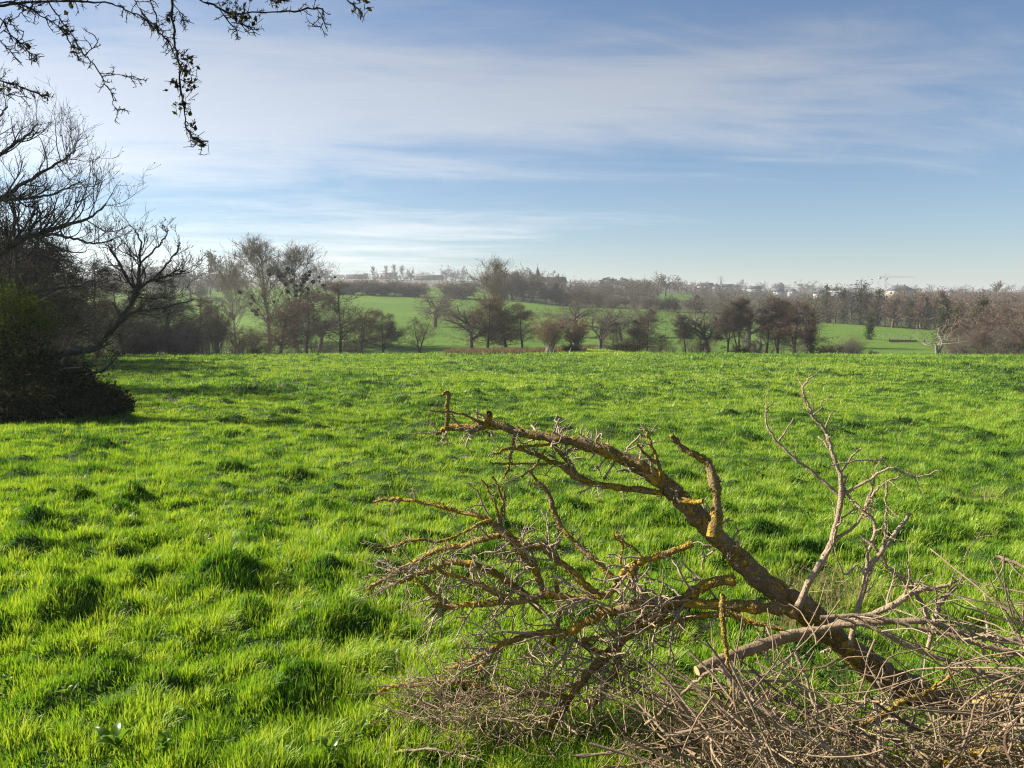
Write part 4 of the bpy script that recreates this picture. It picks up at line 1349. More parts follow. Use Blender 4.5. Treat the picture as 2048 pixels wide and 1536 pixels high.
base = at(1960, 1440, 2.7)
base[2] = gz(base[0], base[1])
fb = thing('fallen_branch', base, 'fallen dead branch crusted with orange lichen, its forked limbs reaching left over the pasture', 'fallen branch')
trunk = [(2120, 1420, 28), (1960, 1422, 32), (1850, 1392, 33), (1760, 1350, 33), (1690, 1290, 31), (1610, 1225, 30), (1540, 1175, 29), (1475, 1115, 27), (1420, 1060, 24), (1370, 1005, 22), (1330, 965, 20), (1280, 935, 18), (1210, 902, 15), (1150, 884, 13), (1080, 872, 12), (1030, 862, 11), (985, 848, 11), (940, 857, 9), (895, 857, 8), (872, 868, 2)]
fb_rest = MB()
limb(fb, 'trunk', m_trunk, trunk, 2.62, 3.25, 16, 74, .075, 1, base, .07, sub=1.3, indiv=6, rest=fb_rest)
BR = [
 # pts, y0, y1, twigs, twig length
 ([(970, 850, 8), (977, 838, 7), (979, 824, 6)], 3.18, 3.15, 0, 0),
 ([(893, 857, 6), (896, 838, 5), (895, 812, 6), (897, 790, 5), (890, 782, 4), (880, 793, 2)], 3.22, 3.2, 0, 0),
 ([(965, 846, 3), (930, 830, 2.4), (895, 823, 2), (860, 822, 1.6)], 3.17, 3.1, 0, 0),
 ([(1428, 1075, 16), (1434, 1020, 13), (1428, 960, 12), (1418, 928, 11), (1395, 914, 8), (1365, 895, 7), (1344, 870, 6)], 2.83, 2.95, 3, .03),
 ([(1325, 985, 9), (1250, 977, 8), (1190, 968, 8), (1155, 955, 8), (1128, 935, 7), (1095, 920, 5), (1060, 906, 4), (1020, 894, 3)], 3.02, 3.15, 16, .085),
 ([(1158, 957, 7), (1140, 930, 6), (1120, 905, 5), (1108, 884, 5)], 3.1, 3.15, 6, .07),
 ([(1100, 888, 4), (1060, 892, 3.4), (1020, 896, 3), (984, 913, 2.2)], 3.12, 3.05, 5, .05),
 ([(1030, 868, 4), (1022, 910, 3), (1008, 957, 2.4)], 3.17, 3.1, 4, .05),
 ([(1095, 928, 3), (1040, 928, 2.6), (990, 926, 2)], 3.1, 3.02, 0, 0),
 ([(1090, 900, 3), (1072, 930, 2.6), (1044, 955, 2)], 3.12, 3.0, 2, .04),
 ([(1325, 955, 5), (1312, 915, 4), (1300, 882, 3.5), (1291, 858, 2.4)], 3.0, 3.05, 5, .05),
 ([(1312, 925, 4), (1290, 908, 3), (1274, 890, 2)], 3.0, 2.95, 3, .05),
 ([(1365, 1000, 7), (1385, 1005, 6), (1404, 1002, 5)], 2.93, 2.86, 0, 0),
 ([(1385, 1086, 9), (1345, 1104, 8), (1300, 1118, 9), (1260, 1132, 8), (1242, 1155, 8), (1221, 1187, 7), (1188, 1194, 8), (1156, 1196, 7), (1123, 1194, 8), (1084, 1192, 8), (1038, 1202, 8), (999, 1205, 7), (960, 1209, 7), (928, 1209, 7), (895, 1212, 7), (863, 1209, 5)], 2.82, 2.95, 40, .13),
 ([(1195, 1188, 9), (1172, 1170, 9), (1149, 1150, 9), (1123, 1127, 9), (1104, 1111, 9), (1087, 1092, 9), (1058, 1092, 8), (1032, 1082, 8), (1005, 1062, 9), (985, 1046, 9)], 2.9, 3.08, 22, .10),
 ([(1088, 1188, 9), (1078, 1160, 8), (1065, 1130, 8), (1045, 1108, 8), (1025, 1085, 8), (993, 1052, 9)], 2.95, 3.08, 16, .11),
 ([(990, 1050, 7), (960, 1032, 6), (912, 1022, 5), (870, 1010, 4.5), (820, 1001, 4), (785, 998, 5), (748, 1003, 2)], 3.08, 3.25, 12, .06),
 ([(985, 1040, 4), (960, 1046, 3.4), (928, 1066, 3), (876, 1085, 3), (843, 1078, 3), (811, 1085, 3), (781, 1095, 2.6), (745, 1095, 2)], 3.05, 2.95, 14, .08),
 ([(1000, 1070, 7), (983, 1074, 7), (954, 1082, 7), (921, 1093, 6), (882, 1098, 6), (856, 1111, 5.5), (824, 1127, 5.5), (798, 1140, 5), (759, 1163, 4), (731, 1179, 2.4)], 3.06, 3.2, 24, .11),
 ([(1086, 1224, 9), (1058, 1196, 9), (1035, 1179, 9), (1012, 1160, 9), (986, 1144, 9), (960, 1134, 8), (928, 1127, 8), (889, 1124, 7), (868, 1139, 6), (837, 1147, 5.5), (807, 1163, 5), (777, 1163, 3)], 2.98, 3.12, 26, .12),
 ([(1030, 1206, 7), (1009, 1196, 7), (980, 1179, 7), (954, 1166, 7), (928, 1157, 6.5), (895, 1147, 5), (863, 1131, 4)], 2.94, 3.0, 18, .11),
 ([(900, 1212, 6), (880, 1198, 5), (863, 1186, 5), (830, 1157, 4)], 2.95, 3.0, 10, .1),
 ([(1225, 1155, 8), (1198, 1127, 7), (1175, 1108, 6.5), (1149, 1085, 6), (1123, 1056, 5.5), (1110, 1026, 6), (1091, 981, 4.5), (1058, 942, 2.4)], 2.86, 3.15, 14, .06),
 ([(1595, 1222, 15), (1531, 1216, 14), (1469, 1212, 13), (1407, 1208, 13), (1357, 1206, 13), (1303, 1206, 13), (1254, 1216, 13), (1213, 1226, 12), (1183, 1240, 11), (1157, 1253, 11), (1131, 1267, 10), (1104, 1264, 9), (1066, 1270, 8), (1037, 1276, 8), (1008, 1288, 8), (984, 1302, 8), (972, 1323, 7), (950, 1346, 5)], 2.72, 2.92, 46, .16),
 ([(990, 1296, 6), (958, 1311, 5), (929, 1326, 4.5), (888, 1338, 3)], 2.9, 2.98, 8, .12),
 ([(1470, 1158, 13), (1424, 1166, 13), (1378, 1191, 13), (1341, 1216, 12), (1303, 1233, 12), (1272, 1255, 12), (1241, 1284, 12), (1213, 1311, 12), (1183, 1343, 11), (1157, 1372, 10), (1137, 1399, 10), (1116, 1431, 10), (1096, 1460, 9), (1080, 1492, 8)], 2.78, 2.86, 44, .16),
 ([(1238, 1290, 8), (1236, 1326, 8), (1222, 1358, 7), (1204, 1387, 7), (1178, 1418, 6)], 2.8, 2.86, 12, .12),
 ([(1150, 1278, 8), (1181, 1296, 8), (1212, 1313, 8)], 2.88, 2.8, 5, .12),
 ([(1140, 1396, 7), (1110, 1390, 6), (1066, 1389, 6), (1022, 1393, 6), (978, 1390, 6), (943, 1399, 5), (902, 1398, 5), (876, 1411, 4.5), (841, 1416, 4), (823, 1411, 3)], 2.83, 2.98, 40, .14),
 ([(1000, 1388, 5), (940, 1366, 5), (888, 1365, 4.5), (841, 1368, 4), (797, 1370, 4), (770, 1378, 3), (750, 1389, 2)], 2.9, 3.02, 16, .12),
 ([(1086, 1488, 7), (1037, 1493, 7), (993, 1484, 6), (949, 1469, 6), (929, 1463, 6), (895, 1466, 5)], 2.82, 2.88, 26, .13),
 ([(1112, 1160, 5), (1116, 1197, 6), (1119, 1232, 5), (1108, 1275, 6), (1102, 1310, 5)], 2.95, 2.92, 8, .09),
 ([(1448, 1222, 7), (1490, 1239, 7), (1531, 1251, 7), (1568, 1262, 6)], 2.74, 2.66, 6, .08),
 ([(1480, 1226, 8), (1399, 1233, 7), (1324, 1246, 7), (1283, 1254, 6), (1225, 1268, 5), (1160, 1282, 4)], 2.74, 2.84, 20, .13),
 ([(1270, 1128, 6), (1262, 1150, 9), (1268, 1172, 9), (1290, 1190, 5), (1302, 1215, 4)], 2.83, 2.78, 18, .10),
 ([(1000, 1045, 5), (992, 1010, 3), (978, 985, 2.4), (963, 960, 1.6)], 3.06, 3.1, 4, .06),
 ([(1003, 1040, 4), (1004, 1000, 2.6), (985, 953, 1.6)], 3.06, 3.12, 2, .05),
 ([(1010, 1040, 4), (1008, 1010, 2.6), (1010, 975, 1.6)], 3.06, 3.05, 2, .05),
 ([(1240, 1128, 3), (1245, 1090, 3), (1230, 1075, 3), (1235, 1062, 1.6)], 2.84, 2.9, 2, .04),
 ([(1290, 1125, 3), (1270, 1100, 4), (1245, 1082, 3.5), (1232, 1068, 2)], 2.83, 2.88, 4, .03),
]
for i, (pts, y0, y1, tw_, tl) in enumerate(BR):
    limb(fb, 'limb', m_limb, pts, y0, y1, 9, int(tw_ * .85), tl * .95, 10 + i, base, .13, up=.0, indiv=2 if tw_ < 20 else 3, rest=fb_rest)
tag(obj('twigs', fb_rest, m_twig, fb, smooth=True), kind='stuff')

# the sawn log lying across it
b2 = at(1500, 1300, 2.55)
lg = thing('sawn_log', b2, 'short sawn log with a pale cut end lying across the brushwood', 'log')
mb = MB()
P, R = px_path([(1394, 1342, 11.5), (1446, 1319, 11.5), (1505, 1297, 12), (1556, 1279, 12), (1612, 1266, 12)], 2.45, 2.62, 26, .04, .001, 3)
tubes(mb, P - b2, R, 14, .5, rough=.10)
obj('bark', mb, m_cut, lg, smooth=True)
ce = MB()
T = norm(P[1] - P[0]); s1 = norm(np.cross(T, [0, 0, 1])); s2 = np.cross(T, s1)
aa = np.arange(14) * 2 * PI / 14
ring = P[0] - b2 - T * .001 + R[0] * .97 * (np.cos(aa)[:, None] * s1 + np.sin(aa)[:, None] * s2)
ce.add(np.vstack([ring, [P[0] - b2 - T * .002]]), None, [[k, (k + 1) % 14, 14] for k in range(14)])
obj('cut_end', ce, plain_mat('sawn_face', (.42, .27, .12), (.60, .42, .22), 60, bump=.2), lg)

# ------------------------------------------------------------------ pale bare shrub standing behind it
b3 = at(1597, 1215, 2.82)
b3[2] = gz(b3[0], b3[1])
sh = thing('dead_shrub', b3, 'pale barkless dead shrub with upright curving stems standing right of the fallen branch', 'dead shrub')
SHR = [
 ([(1590, 1225, 10), (1622, 1158, 9), (1647, 1117, 9), (1668, 1071, 8), (1676, 1030, 7), (1682, 993, 7), (1678, 947, 6), (1664, 906, 5.5), (1655, 872, 5), (1647, 856, 4.5), (1626, 831, 4), (1614, 802, 3.4), (1604, 779, 3), (1614, 763, 2.4), (1643, 738, 1.6)], 2.75, 3.0, 12, .07),
 ([(1678, 990, 5), (1647, 964, 4.4), (1614, 935, 4), (1589, 918, 3.6), (1560, 889, 3.4), (1539, 864, 3), (1531, 835, 2.6), (1535, 819, 2.2), (1546, 802, 1.6)], 2.88, 3.02, 3, .05),
 ([(1555, 886, 3), (1573, 860, 2.2), (1590, 836, 1.6)], 3.0, 3.05, 0, 0),
 ([(1684, 990, 5), (1717, 972, 4), (1751, 951, 3.6), (1780, 935, 3.2), (1804, 943, 2.8), (1837, 953, 2.4), (1881, 942, 1.6)], 2.88, 2.75, 4, .06),
 ([(1662, 931, 2), (1717, 922, 2.2), (1759, 920, 2.4), (1777, 934, 2.6)], 2.8, 2.82, 0, 0),
 ([(1680, 947, 3.4), (1701, 918, 3), (1723, 896, 2)], 2.92, 2.9, 0, 0),
 ([(1706, 1270, 5), (1716, 1225, 5), (1724, 1185, 5), (1730, 1146, 5), (1738, 1104, 4.6), (1751, 1055, 4.4), (1738, 1030, 4), (1734, 1005, 3.6), (1747, 972, 3), (1745, 946, 2)], 2.7, 2.85, 8, .07),
 ([(1682, 965, 4), (1700, 995, 4), (1718, 1015, 4), (1741, 1040, 4)], 2.9, 2.8, 2, .05),
 ([(1700, 1290, 7), (1712, 1230, 7), (1728, 1176, 7), (1738, 1138, 7), (1759, 1109, 6.5), (1780, 1080, 6), (1800, 1055, 5.5), (1822, 1027, 4.5)], 2.66, 2.78, 2, .05),
 ([(1668, 1078, 5), (1697, 1063, 4.5), (1722, 1034, 4.2), (1734, 1009, 4), (1751, 980, 3.4), (1771, 966, 3), (1798, 954, 2)], 2.84, 2.8, 7, .06),
 ([(1868, 1262, 6), (1850, 1218, 6), (1828, 1182, 6), (1800, 1154, 5.5), (1776, 1134, 5), (1755, 1101, 4.6), (1720, 1066, 3)], 2.65, 2.78, 2, .06),
 ([(1773, 962, 2.4), (1773, 1009, 2.6), (1771, 1046, 2.8), (1769, 1094, 3)], 2.8, 2.74, 4, .06),
 ([(1655, 895, 3), (1645, 880, 2.6), (1637, 872, 2)], 2.96, 3, 0, 0),
 ([(1650, 862, 3), (1660, 835, 2.2), (1666, 822, 1.4)], 2.98, 2.94, 1, .02),
 ([(1626, 830, 2.2), (1645, 815, 1.8), (1640, 806, 1.6), (1670, 792, 1.2)], 2.99, 2.95, 0, 0),
 ([(1730, 1150, 4), (1712, 1130, 3.6), (1690, 1150, 3), (1672, 1118, 2.4)], 2.68, 2.7, 3, .06),
]
for i, (pts, y0, y1, tw_, tl) in enumerate(SHR):
    limb(sh, 'stem', m_pale, pts, y0, y1, 8, tw_, tl, 80 + i, b3, .06, twig_mat_=m_pale, up=.08, sub=.6, ang=.7, knob=.3)

# ------------------------------------------------------------------ long loose sticks on the right of the heap
ST = [
 ([(1640, 1263, 9), (1683, 1246, 9), (1738, 1232, 9), (1793, 1206, 9), (1830, 1184, 8), (1890, 1172, 5), (1925, 1156, 2.4)], 2.6, 2.55, 9, .12, 'pale forked stick rising to the right from the trunk', m_pale),
 ([(1560, 1270, 9), (1640, 1258, 8), (1720, 1246, 8), (1848, 1243, 8), (1903, 1261, 8), (1957, 1272, 8), (2012, 1279, 8), (2080, 1285, 8)], 2.55, 2.4, 8, .12, 'long tan stick lying level across the right of the heap', m_stick),
 ([(1640, 1235, 5), (1740, 1232, 6), (1830, 1254, 6), (1903, 1272, 6.5), (1976, 1294, 7), (2080, 1312, 7)], 2.5, 2.35, 6, .12, 'long reddish stick sloping down to the right edge', m_stick),
 ([(1670, 1232, 4), (1757, 1262, 5), (1848, 1305, 6), (1921, 1330, 6), (1976, 1350, 6), (2070, 1390, 6)], 2.45, 2.3, 6, .12, 'thin brown stick crossing in front of the trunk', m_stick),
 ([(1855, 1300, 6), (1870, 1240, 7), (1880, 1205, 9), (1915, 1172, 5)], 2.5, 2.55, 4, .10, 'thick pale twig with a broken tip standing up right of the shrub', m_pale),
 ([(1990, 1112, 4), (2020, 1122, 5), (2090, 1150, 6)], 2.5, 2.4, 5, .12, 'dark stick jutting in at the right edge above the heap', m_stick),
 ([(1447, 1190, 7), (1444, 1230, 6), (1452, 1300, 5.5), (1464, 1370, 5), (1468, 1420, 4)], 2.35, 2.3, 2, .05, 'dark upright twig standing in front of the sawn log', m_limb),
 ([(1290, 1450, 4), (1350, 1400, 4.4), (1410, 1350, 4.6), (1450, 1340, 4), (1520, 1345, 4)], 2.35, 2.3, 3, .08, 'thin curved twig arching over the grass left of the heap', m_stick),
 ([(1440, 1330, 6), (1490, 1400, 6), (1560, 1450, 6), (1650, 1490, 6), (1740, 1530, 6)], 2.2, 2.05, 4, .12, 'long brown cane sloping down to the bottom edge', m_stick),
 ([(1470, 1390, 5), (1560, 1440, 5), (1660, 1500, 5), (1720, 1545, 5)], 2.15, 2.0, 3, .12, 'reddish cane lying beside the long brown one', m_stick),
 ([(1590, 1300, 5), (1620, 1380, 5), (1640, 1450, 5), (1655, 1510, 4)], 2.25, 2.15, 3, .08, 'straight tan cane hanging below the trunk', m_pale),
 ([(1750, 1400, 6), (1755, 1450, 6), (1760, 1500, 6), (1768, 1545, 5)], 2.2, 2.1, 2, .08, 'pale upright peg at the bottom of the heap', m_pale),
 ([(1720, 1450, 10), (1765, 1430, 9), (1800, 1405, 7), (1860, 1382, 4), (1910, 1340, 3)], 2.28, 2.3, 5, .1, 'yellow lichened stub pointing right out of the heap', m_limb),
 ([(1880, 1535, 16), (1950, 1512, 17), (2080, 1495, 18)], 2.2, 2.2, 6, .1, 'thick mossy limb at the bottom right corner', m_trunk),
 ([(780, 1505, 3), (860, 1498, 3.4), (905, 1510, 3), (960, 1520, 2.6)], 2.7, 2.6, 5, .1, 'thin grey twig lying in the grass left of the heap', m_twig),
 ([(1940, 1420, 22), (1990, 1402, 24), (2090, 1398, 26)], 2.55, 2.5, 0, 0, 'stump butt with yellow sunlight painted into its bark at the right edge', m_butt),
]
for i, (pts, y0, y1, tw_, tl, lb, mt) in enumerate(ST):
    mid = pts[len(pts) // 2]
    bb = at(mid[0], mid[1], (y0 + y1) / 2)
    t = thing('stick', bb, lb, 'stick', 'loose sticks on the brushwood heap')
    limb(t, 'stem', mt, pts, y0, y1, 8, tw_, tl, 120 + i, bb, .08, twig_mat_=m_pale if mt is m_pale else m_twig, sub=.8)

# ------------------------------------------------------------------ brushwood: hundreds of tangled canes nobody could count
g = np.random.default_rng(55)
bw = MB()
poly_u = [1180, 1300, 1400, 1480, 1640, 1720, 1800, 1900, 2000, 2080]
top_v = [1530, 1470, 1415, 1362, 1345, 1395, 1440, 1455, 1440, 1420]


def canes(n, u0, u1, lift, L, rad, seed, bias=None, wig=.14):
    g = np.random.default_rng(seed)
    u = g.uniform(u0, u1, n)
    tv = np.interp(u, poly_u, top_v) + lift
    v = tv + (1560 - tv) * g.random(n) ** .9
    y = g.uniform(2.0, 2.75, n)
    C = np.array([at(a, b, c) for a, b, c in zip(u, v, y)])
    C[:, 2] = np.maximum(C[:, 2], ground(C[:, 0], C[:, 1]) + .01)
    d = g.normal(size=(n, 3)) * np.array([1, .6, .42])
    if bias is not None:
        d = d * .35 + np.array(bias)
    d = norm(d)
    k = 9
    ln = L * g.uniform(.5, 1.4, n)
    P = np.empty((n, k, 3))
    P[:, 0] = C - d * ln[:, None] / 2
    bend = g.normal(size=(n, 3)) * .10
    for j in range(1, k):
        d = norm(d + bend + g.normal(size=(n, 3)) * wig)
        P[:, j] = P[:, j - 1] + d * ln[:, None] / (k - 1)
    gl = ground(P[..., 0].ravel(), P[..., 1].ravel()).reshape(n, k)
    P[..., 2] = np.maximum(P[..., 2], gl + .01)
    R = rad * g.uniform(.5, 1.5, (n, 1)) * np.linspace(1, .5, k)[None]
    return P, R


bwm = bark_mat('brushwood_cane', (.165, .108, .063), (.50, .37, .23), 16, None, bump=.3, tintmix=(.085, .048, .030))
P, R = canes(240, 1230, 2080, 6, .34, .0027, 1)
R = R * g.lognormal(0, .45, (240, 1))
tubes(bw, P, R, 5, (g.random(240) ** 1.3) * .95)
q = grow(P, R, 2, (.1, 1), .10, .8, 4, .3, .0, .7, g=g, rmin=.0012, tip=.5)
tubes(bw, *q, 4, .15)
P, R = canes(110, 1440, 1700, 70, .62, .0032, 2, bias=(.85, -.25, -.42), wig=.05)
tubes(bw, P, R, 5, g.random(110) ** 2 * .9)
P, R = canes(120, 1840, 2100, -230, .50, .0030, 3, bias=(-.9, .1, .05), wig=.12)
tubes(bw, P, R, 5, g.random(120) * .4)
P, R = canes(150, 1300, 1800, 110, .34, .0022, 4, bias=(.2, 0, 1), wig=.16)
tubes(bw, P, R, 4, g.random(150) * .4)
# scraps of bark and dead leaf caught in it
P, R = canes(500, 1250, 2080, 30, .05, .002, 9)
leaves(bw, P[:, 4], .010, g.random(500) * .5, g)
P, R = canes(90, 1640, 2090, -130, .26, .0022, 7, bias=(-.3, .1, .35), wig=.2)
tubes(bw, P, R, 5, g.random(90) * .4)
tag(obj('brushwood', bw, bwm, smooth=True), kind='stuff')
# a thinner scatter of dead twigs tangled in the grass under the fallen crown
bw2 = MB()
n = 560
u = g.uniform(800, 1330, n); v = g.uniform(1250, 1540, n)
y = g.uniform(2.55, 3.1, n)
C = np.array([at(a, b, c) for a, b, c in zip(u, v, y)])
C[:, 2] = np.clip(C[:, 2], ground(C[:, 0], C[:, 1]) + .02, ground(C[:, 0], C[:, 1]) + .22)
d = norm(g.normal(size=(n, 3)) * np.array([1, .7, .6])); k = 7
P = np.empty((n, k, 3)); P[:, 0] = C
ln = .2 * g.uniform(.4, 1.4, n)
for j in range(1, k):
    d = norm(d + g.normal(size=(n, 3)) * .24)
    P[:, j] = P[:, j - 1] + d * ln[:, None] / (k - 1)
tubes(bw2, P, .0022 * g.uniform(.5, 1.4, (n, 1)) * np.linspace(1, .5, k)[None], 4, g.random(n) * .3)
tag(obj('brushwood', bw2, bwm, smooth=True), kind='stuff')
# straw dry grass at the right edge and dead stalks behind the shrub
dsm = plant_mat('straw_blade', [(0, (.18, .13, .06)), (1, (.46, .37, .20))], transl=.4, tcol=(1, .95, .8))
ds = MB()
for (u0, v0, y0, n, su, hh) in [(2035, 1440, 2.3, 500, 40, .28), (1980, 1330, 2.6, 160, 60, .22), (1660, 1120, 4.6, 170, 60, .20), (1600, 1175, 4.0, 130, 40, .16), (1890, 1500, 2.2, 240, 90, .16), (1960, 1030, 7.5, 60, 26, .22), (1500, 1480, 2.35, 200, 120, .14)]:
    c = at(u0, v0, y0)
    x = c[0] + g.normal(0, su * y0 / F, n); yy = y0 + g.normal(0, .12, n)
    z = ground(x, yy)
    P0 = np.stack([x, yy, z], 1)
    L = hh * g.uniform(.5, 1.4, n)
    ln = np.stack([g.normal(0, .45, n), g.normal(0, .35, n), np.ones(n)], 1) * L[:, None]
    mid = P0 + ln * np.array([.3, .3, .6])
    tip = P0 + ln * np.array([1.2, 1.2, .85])
    ribbons(ds, np.stack([P0, mid, tip], 1), np.stack([np.full(n, .0022), np.full(n, .0018), np.full(n, .0005)], 1), g.random(n), g=g)
tag(obj('dead_grass', ds, dsm), kind='stuff')

# ------------------------------------------------------------------ docks and other broad leaves in the grass
dock_m = plant_mat('dock_leaf', [(0, (.06, .13, .02)), (1, (.20, .30, .05))], transl=.5, tcol=(1.3, 1.3, .5), gloss=.07, grough=.42)


def leaf_mesh(L, W, seed):
    g = np.random.default_rng(seed)
    k = 8
    t = np.linspace(0, 1, k)
    wv = W * np.sin(PI * np.clip(t * .93 + .07, 0, 1)) ** .8 * (1 - .35 * t)
    arch = .45 * np.sin(t * 2.1) - .1 * t
    c = np.stack([t * L, np.zeros(k), arch * L], 1)
    rows = []
    for s in (-1, -.5, 0, .5, 1):
        r = c.copy()
        r[:, 1] = s * wv
        r[:, 2] += abs(s) * wv * .35 + g.normal(0, W * .05, k) * abs(s)
        rows.append(r)
    V = np.stack(rows, 1).reshape(-1, 3)
    Q = [[i * 5 + j, i * 5 + j + 1, i * 5 + j + 6, i * 5 + j + 5] for i in range(k - 1) for j in range(4)]
    mb = MB()
    mb.add(V, Q, None, np.clip(g.normal(.6, .2), .1, 1))
    me = mb.mesh('leaf', True)
    me.materials.append(dock_m)
    return me


lms = [leaf_mesh(.15, .026, 1), leaf_mesh(.11, .024, 2), leaf_mesh(.13, .032, 3)]
DK = [(235, 1505, 7, .95, 'largest broad leaved dock in the grass at the bottom left'), (330, 1512, 5, .7, 'dock with pale shining leaves right of the largest dock'), (725, 1478, 4, .6, 'small dock between the grass tufts left of the heap'),
      (660, 1515, 5, .7, 'low dock at the bottom edge left of the heap'), (400, 1275, 4, .55, 'small shining dock in the middle of the left grass'), (135, 1400, 5, .6, 'dock beside a dark hollow in the left grass'),
      (1290, 1310, 6, .6, 'bright leaved dock under the lichened limbs'), (1330, 1275, 5, .5, 'small dock seen just left of the sawn log'), (1275, 1505, 5, .6, 'low dock at the bottom edge beside the brushwood'),
      (925, 1240, 4, .45, 'tiny pale leaved dock under the left end of the fallen branch'), (15, 1375, 4, .5, 'pale dock at the left frame edge'), (560, 1520, 4, .5, 'tiny dock at the bottom edge below the dark hollow')]
for i, (u, v, n, s, lb) in enumerate(DK):
    y = 3.0
    for it in range(40):
        y = .5 * y + .5 * (E - gz(at(u, v, y)[0], y)) / -slope(v)
    c = at(u, v, y)
    t = thing('dock_plant', (c[0], c[1], gz(c[0], c[1]) + .005), lb, 'plant', 'broad leaved docks in the pasture')
    t.scale = (s * .85, s * .85, s * .7)
    for k in range(n):
        o = obj('leaf', lms[(i + k) % 3], None, t)
        o.rotation_euler = (g.normal(0, .2), -g.uniform(.2, .9), k * 2 * PI / n + g.normal(0, .3))
        o.location = (0, 0, .03)

# ------------------------------------------------------------------ overhanging twigs, top left
m_over = bark_mat('overhang_bark', (.016, .013, .010), (.05, .042, .032), 20, None, bump=.4)  # near-black bark colour stands in for the backlit silhouette
m_wilt = plant_mat('withered_leaf', [(0, (.02, .017, .01)), (1, (.075, .065, .035))], transl=.25)
b4 = at(300, -260, 2.9)
ov = thing('overhanging_branch', b4, 'dark budding twigs of an overhead tree hanging into the sky at the top left', 'overhanging branch')
c6 = .381
OV = [
 ([(-60, 18, 9), (40, 12, 9), (100, 15, 8), (150, 40, 7), (200, 72, 6), (290, 127, 6), (340, 180, 6), (380, 245, 5.5), (405, 285, 5), (420, 322, 4)], 2.7, 2.9, 20),
 ([(240, -20, 8), (262, 22, 7), (300, 75, 7), (340, 130, 7), (380, 185, 7), (410, 240, 7), (440, 290, 7), (470, 312, 6), (500, 342, 6), (530, 390, 6), (550, 430, 5.5), (575, 468, 5.5), (592, 520, 5), (602, 562, 5), (617, 578, 5), (650, 570, 4), (679, 594, 3)], 2.75, 2.95, 9),
 ([(450, 292, 5), (475, 265, 4.5), (502, 234, 5), (500, 205, 4), (499, 178, 4)], 2.88, 2.9, 2),
 ([(540, 400, 5), (575, 394, 4), (620, 392, 4), (660, 400, 4), (690, 404, 4), (730, 417, 3.5), (772, 425, 3)], 2.9, 2.85, 4),
 ([(-60, 35, 12), (60, 20, 13), (140, 10, 12), (260, 8, 10), (400, 6, 9), (500, 12, 8), (560, 16, 7), (620, 32, 7), (680, 62, 7), (740, 88, 7), (780, 115, 7), (820, 155, 7), (850, 185, 6), (880, 212, 6), (900, 240, 5), (915, 268, 5)], 2.8, 3.0, 22),
 ([(905, -60, 13), (905, 0, 13), (903, 60, 14), (907, 120, 12), (915, 200, 12), (925, 270, 11), (938, 330, 10), (944, 400, 10), (950, 480, 9), (960, 540, 9), (967, 590, 8), (975, 650, 8), (990, 690, 8), (1010, 720, 9), (1030, 742, 8), (1060, 745, 8), (1092, 738, 5)], 2.9, 2.92, 14),
 ([(1020, -40, 8), (1060, 5, 8), (1110, 20, 9), (1150, 42, 9), (1190, 66, 10), (1240, 75, 11), (1300, 70, 8), (1370, 66, 7), (1450, 60, 7), (1540, 58, 8), (1600, 42, 8), (1650, 46, 7), (1690, 44, 7), (1692, 80, 6), (1698, 118, 6), (1718, 164, 3)], 2.95, 3.1, 12),
 ([(1695, 120, 5), (1680, 140, 5), (1660, 142, 4)], 3.1, 3.1, 2),
 ([(1690, 95, 5), (1672, 92, 6)], 3.1, 3.1, 1),
 ([(1150, 42, 7), (1180, 90, 6), (1210, 125, 6), (1235, 150, 5), (1250, 184, 4)], 2.98, 2.95, 7),
 ([(1215, 118, 5), (1270, 130, 5), (1310, 148, 5), (1350, 157, 4)], 2.97, 2.95, 5),
 ([(1780, -50, 7), (1830, 8, 7), (1870, 38, 7), (1892, 60, 7), (1890, 96, 5)], 3.1, 3.1, 4),
 ([(-40, 60, 6), (15, 110, 6), (40, 165, 6), (70, 195, 6), (95, 215, 6), (130, 250, 6), (160, 285, 5), (203, 312, 4)], 2.7, 2.8, 10),
 ([(-60, 140, 5), (0, 212, 5), (50, 262, 4.5), (97, 320, 5)], 2.7, 2.75, 3),
 ([(-40, 405, 8), (0, 420, 8), (45, 434, 8), (80, 440, 7), (115, 458, 7), (150, 476, 7), (200, 490, 6), (242, 506, 5)], 2.7, 2.8, 9),
 ([(-40, 480, 4), (0, 490, 4), (80, 500, 4), (165, 514, 4)], 2.72, 2.76, 2),
 ([(-40, 210, 4), (20, 155, 4), (60, 105, 4), (120, 62, 4), (200, 30, 4), (300, 8, 4)], 2.75, 2.8, 4),
 ([(690, -40, 5), (720, 20, 5), (758, 80, 5), (800, 125, 5), (822, 150, 4)], 2.9, 2.95, 4),
 ([(780, -30, 5), (805, 40, 5), (822, 90, 5), (826, 150, 4)], 2.92, 2.95, 3),
 ([(915, 30, 5), (950, 70, 5), (965, 110, 5), (975, 158, 4)], 2.92, 2.9, 4),
 ([(0, 150, 5), (30, 100, 5), (70, 130, 4), (125, 172, 4)], 2.72, 2.75, 3),
 ([(1380, -40, 8), (1440, 5, 8), (1480, 10, 7), (1530, -20, 6)], 3.0, 3.05, 3),
]
ov_rest = MB()
for i, (pts, y0, y1, tw_) in enumerate(OV):
    limb(ov, 'bough', m_over, [(a * c6, b * c6, r * c6 * .64) for a, b, r in pts], y0, y1, 7, int(tw_ * 1.6), .028, 200 + i, b4, .16, twig_mat_=m_over, sub=.8, knob=1.6, indiv=4, rest=ov_rest)
tag(obj('shoots', ov_rest, m_over, ov, smooth=True), kind='stuff')
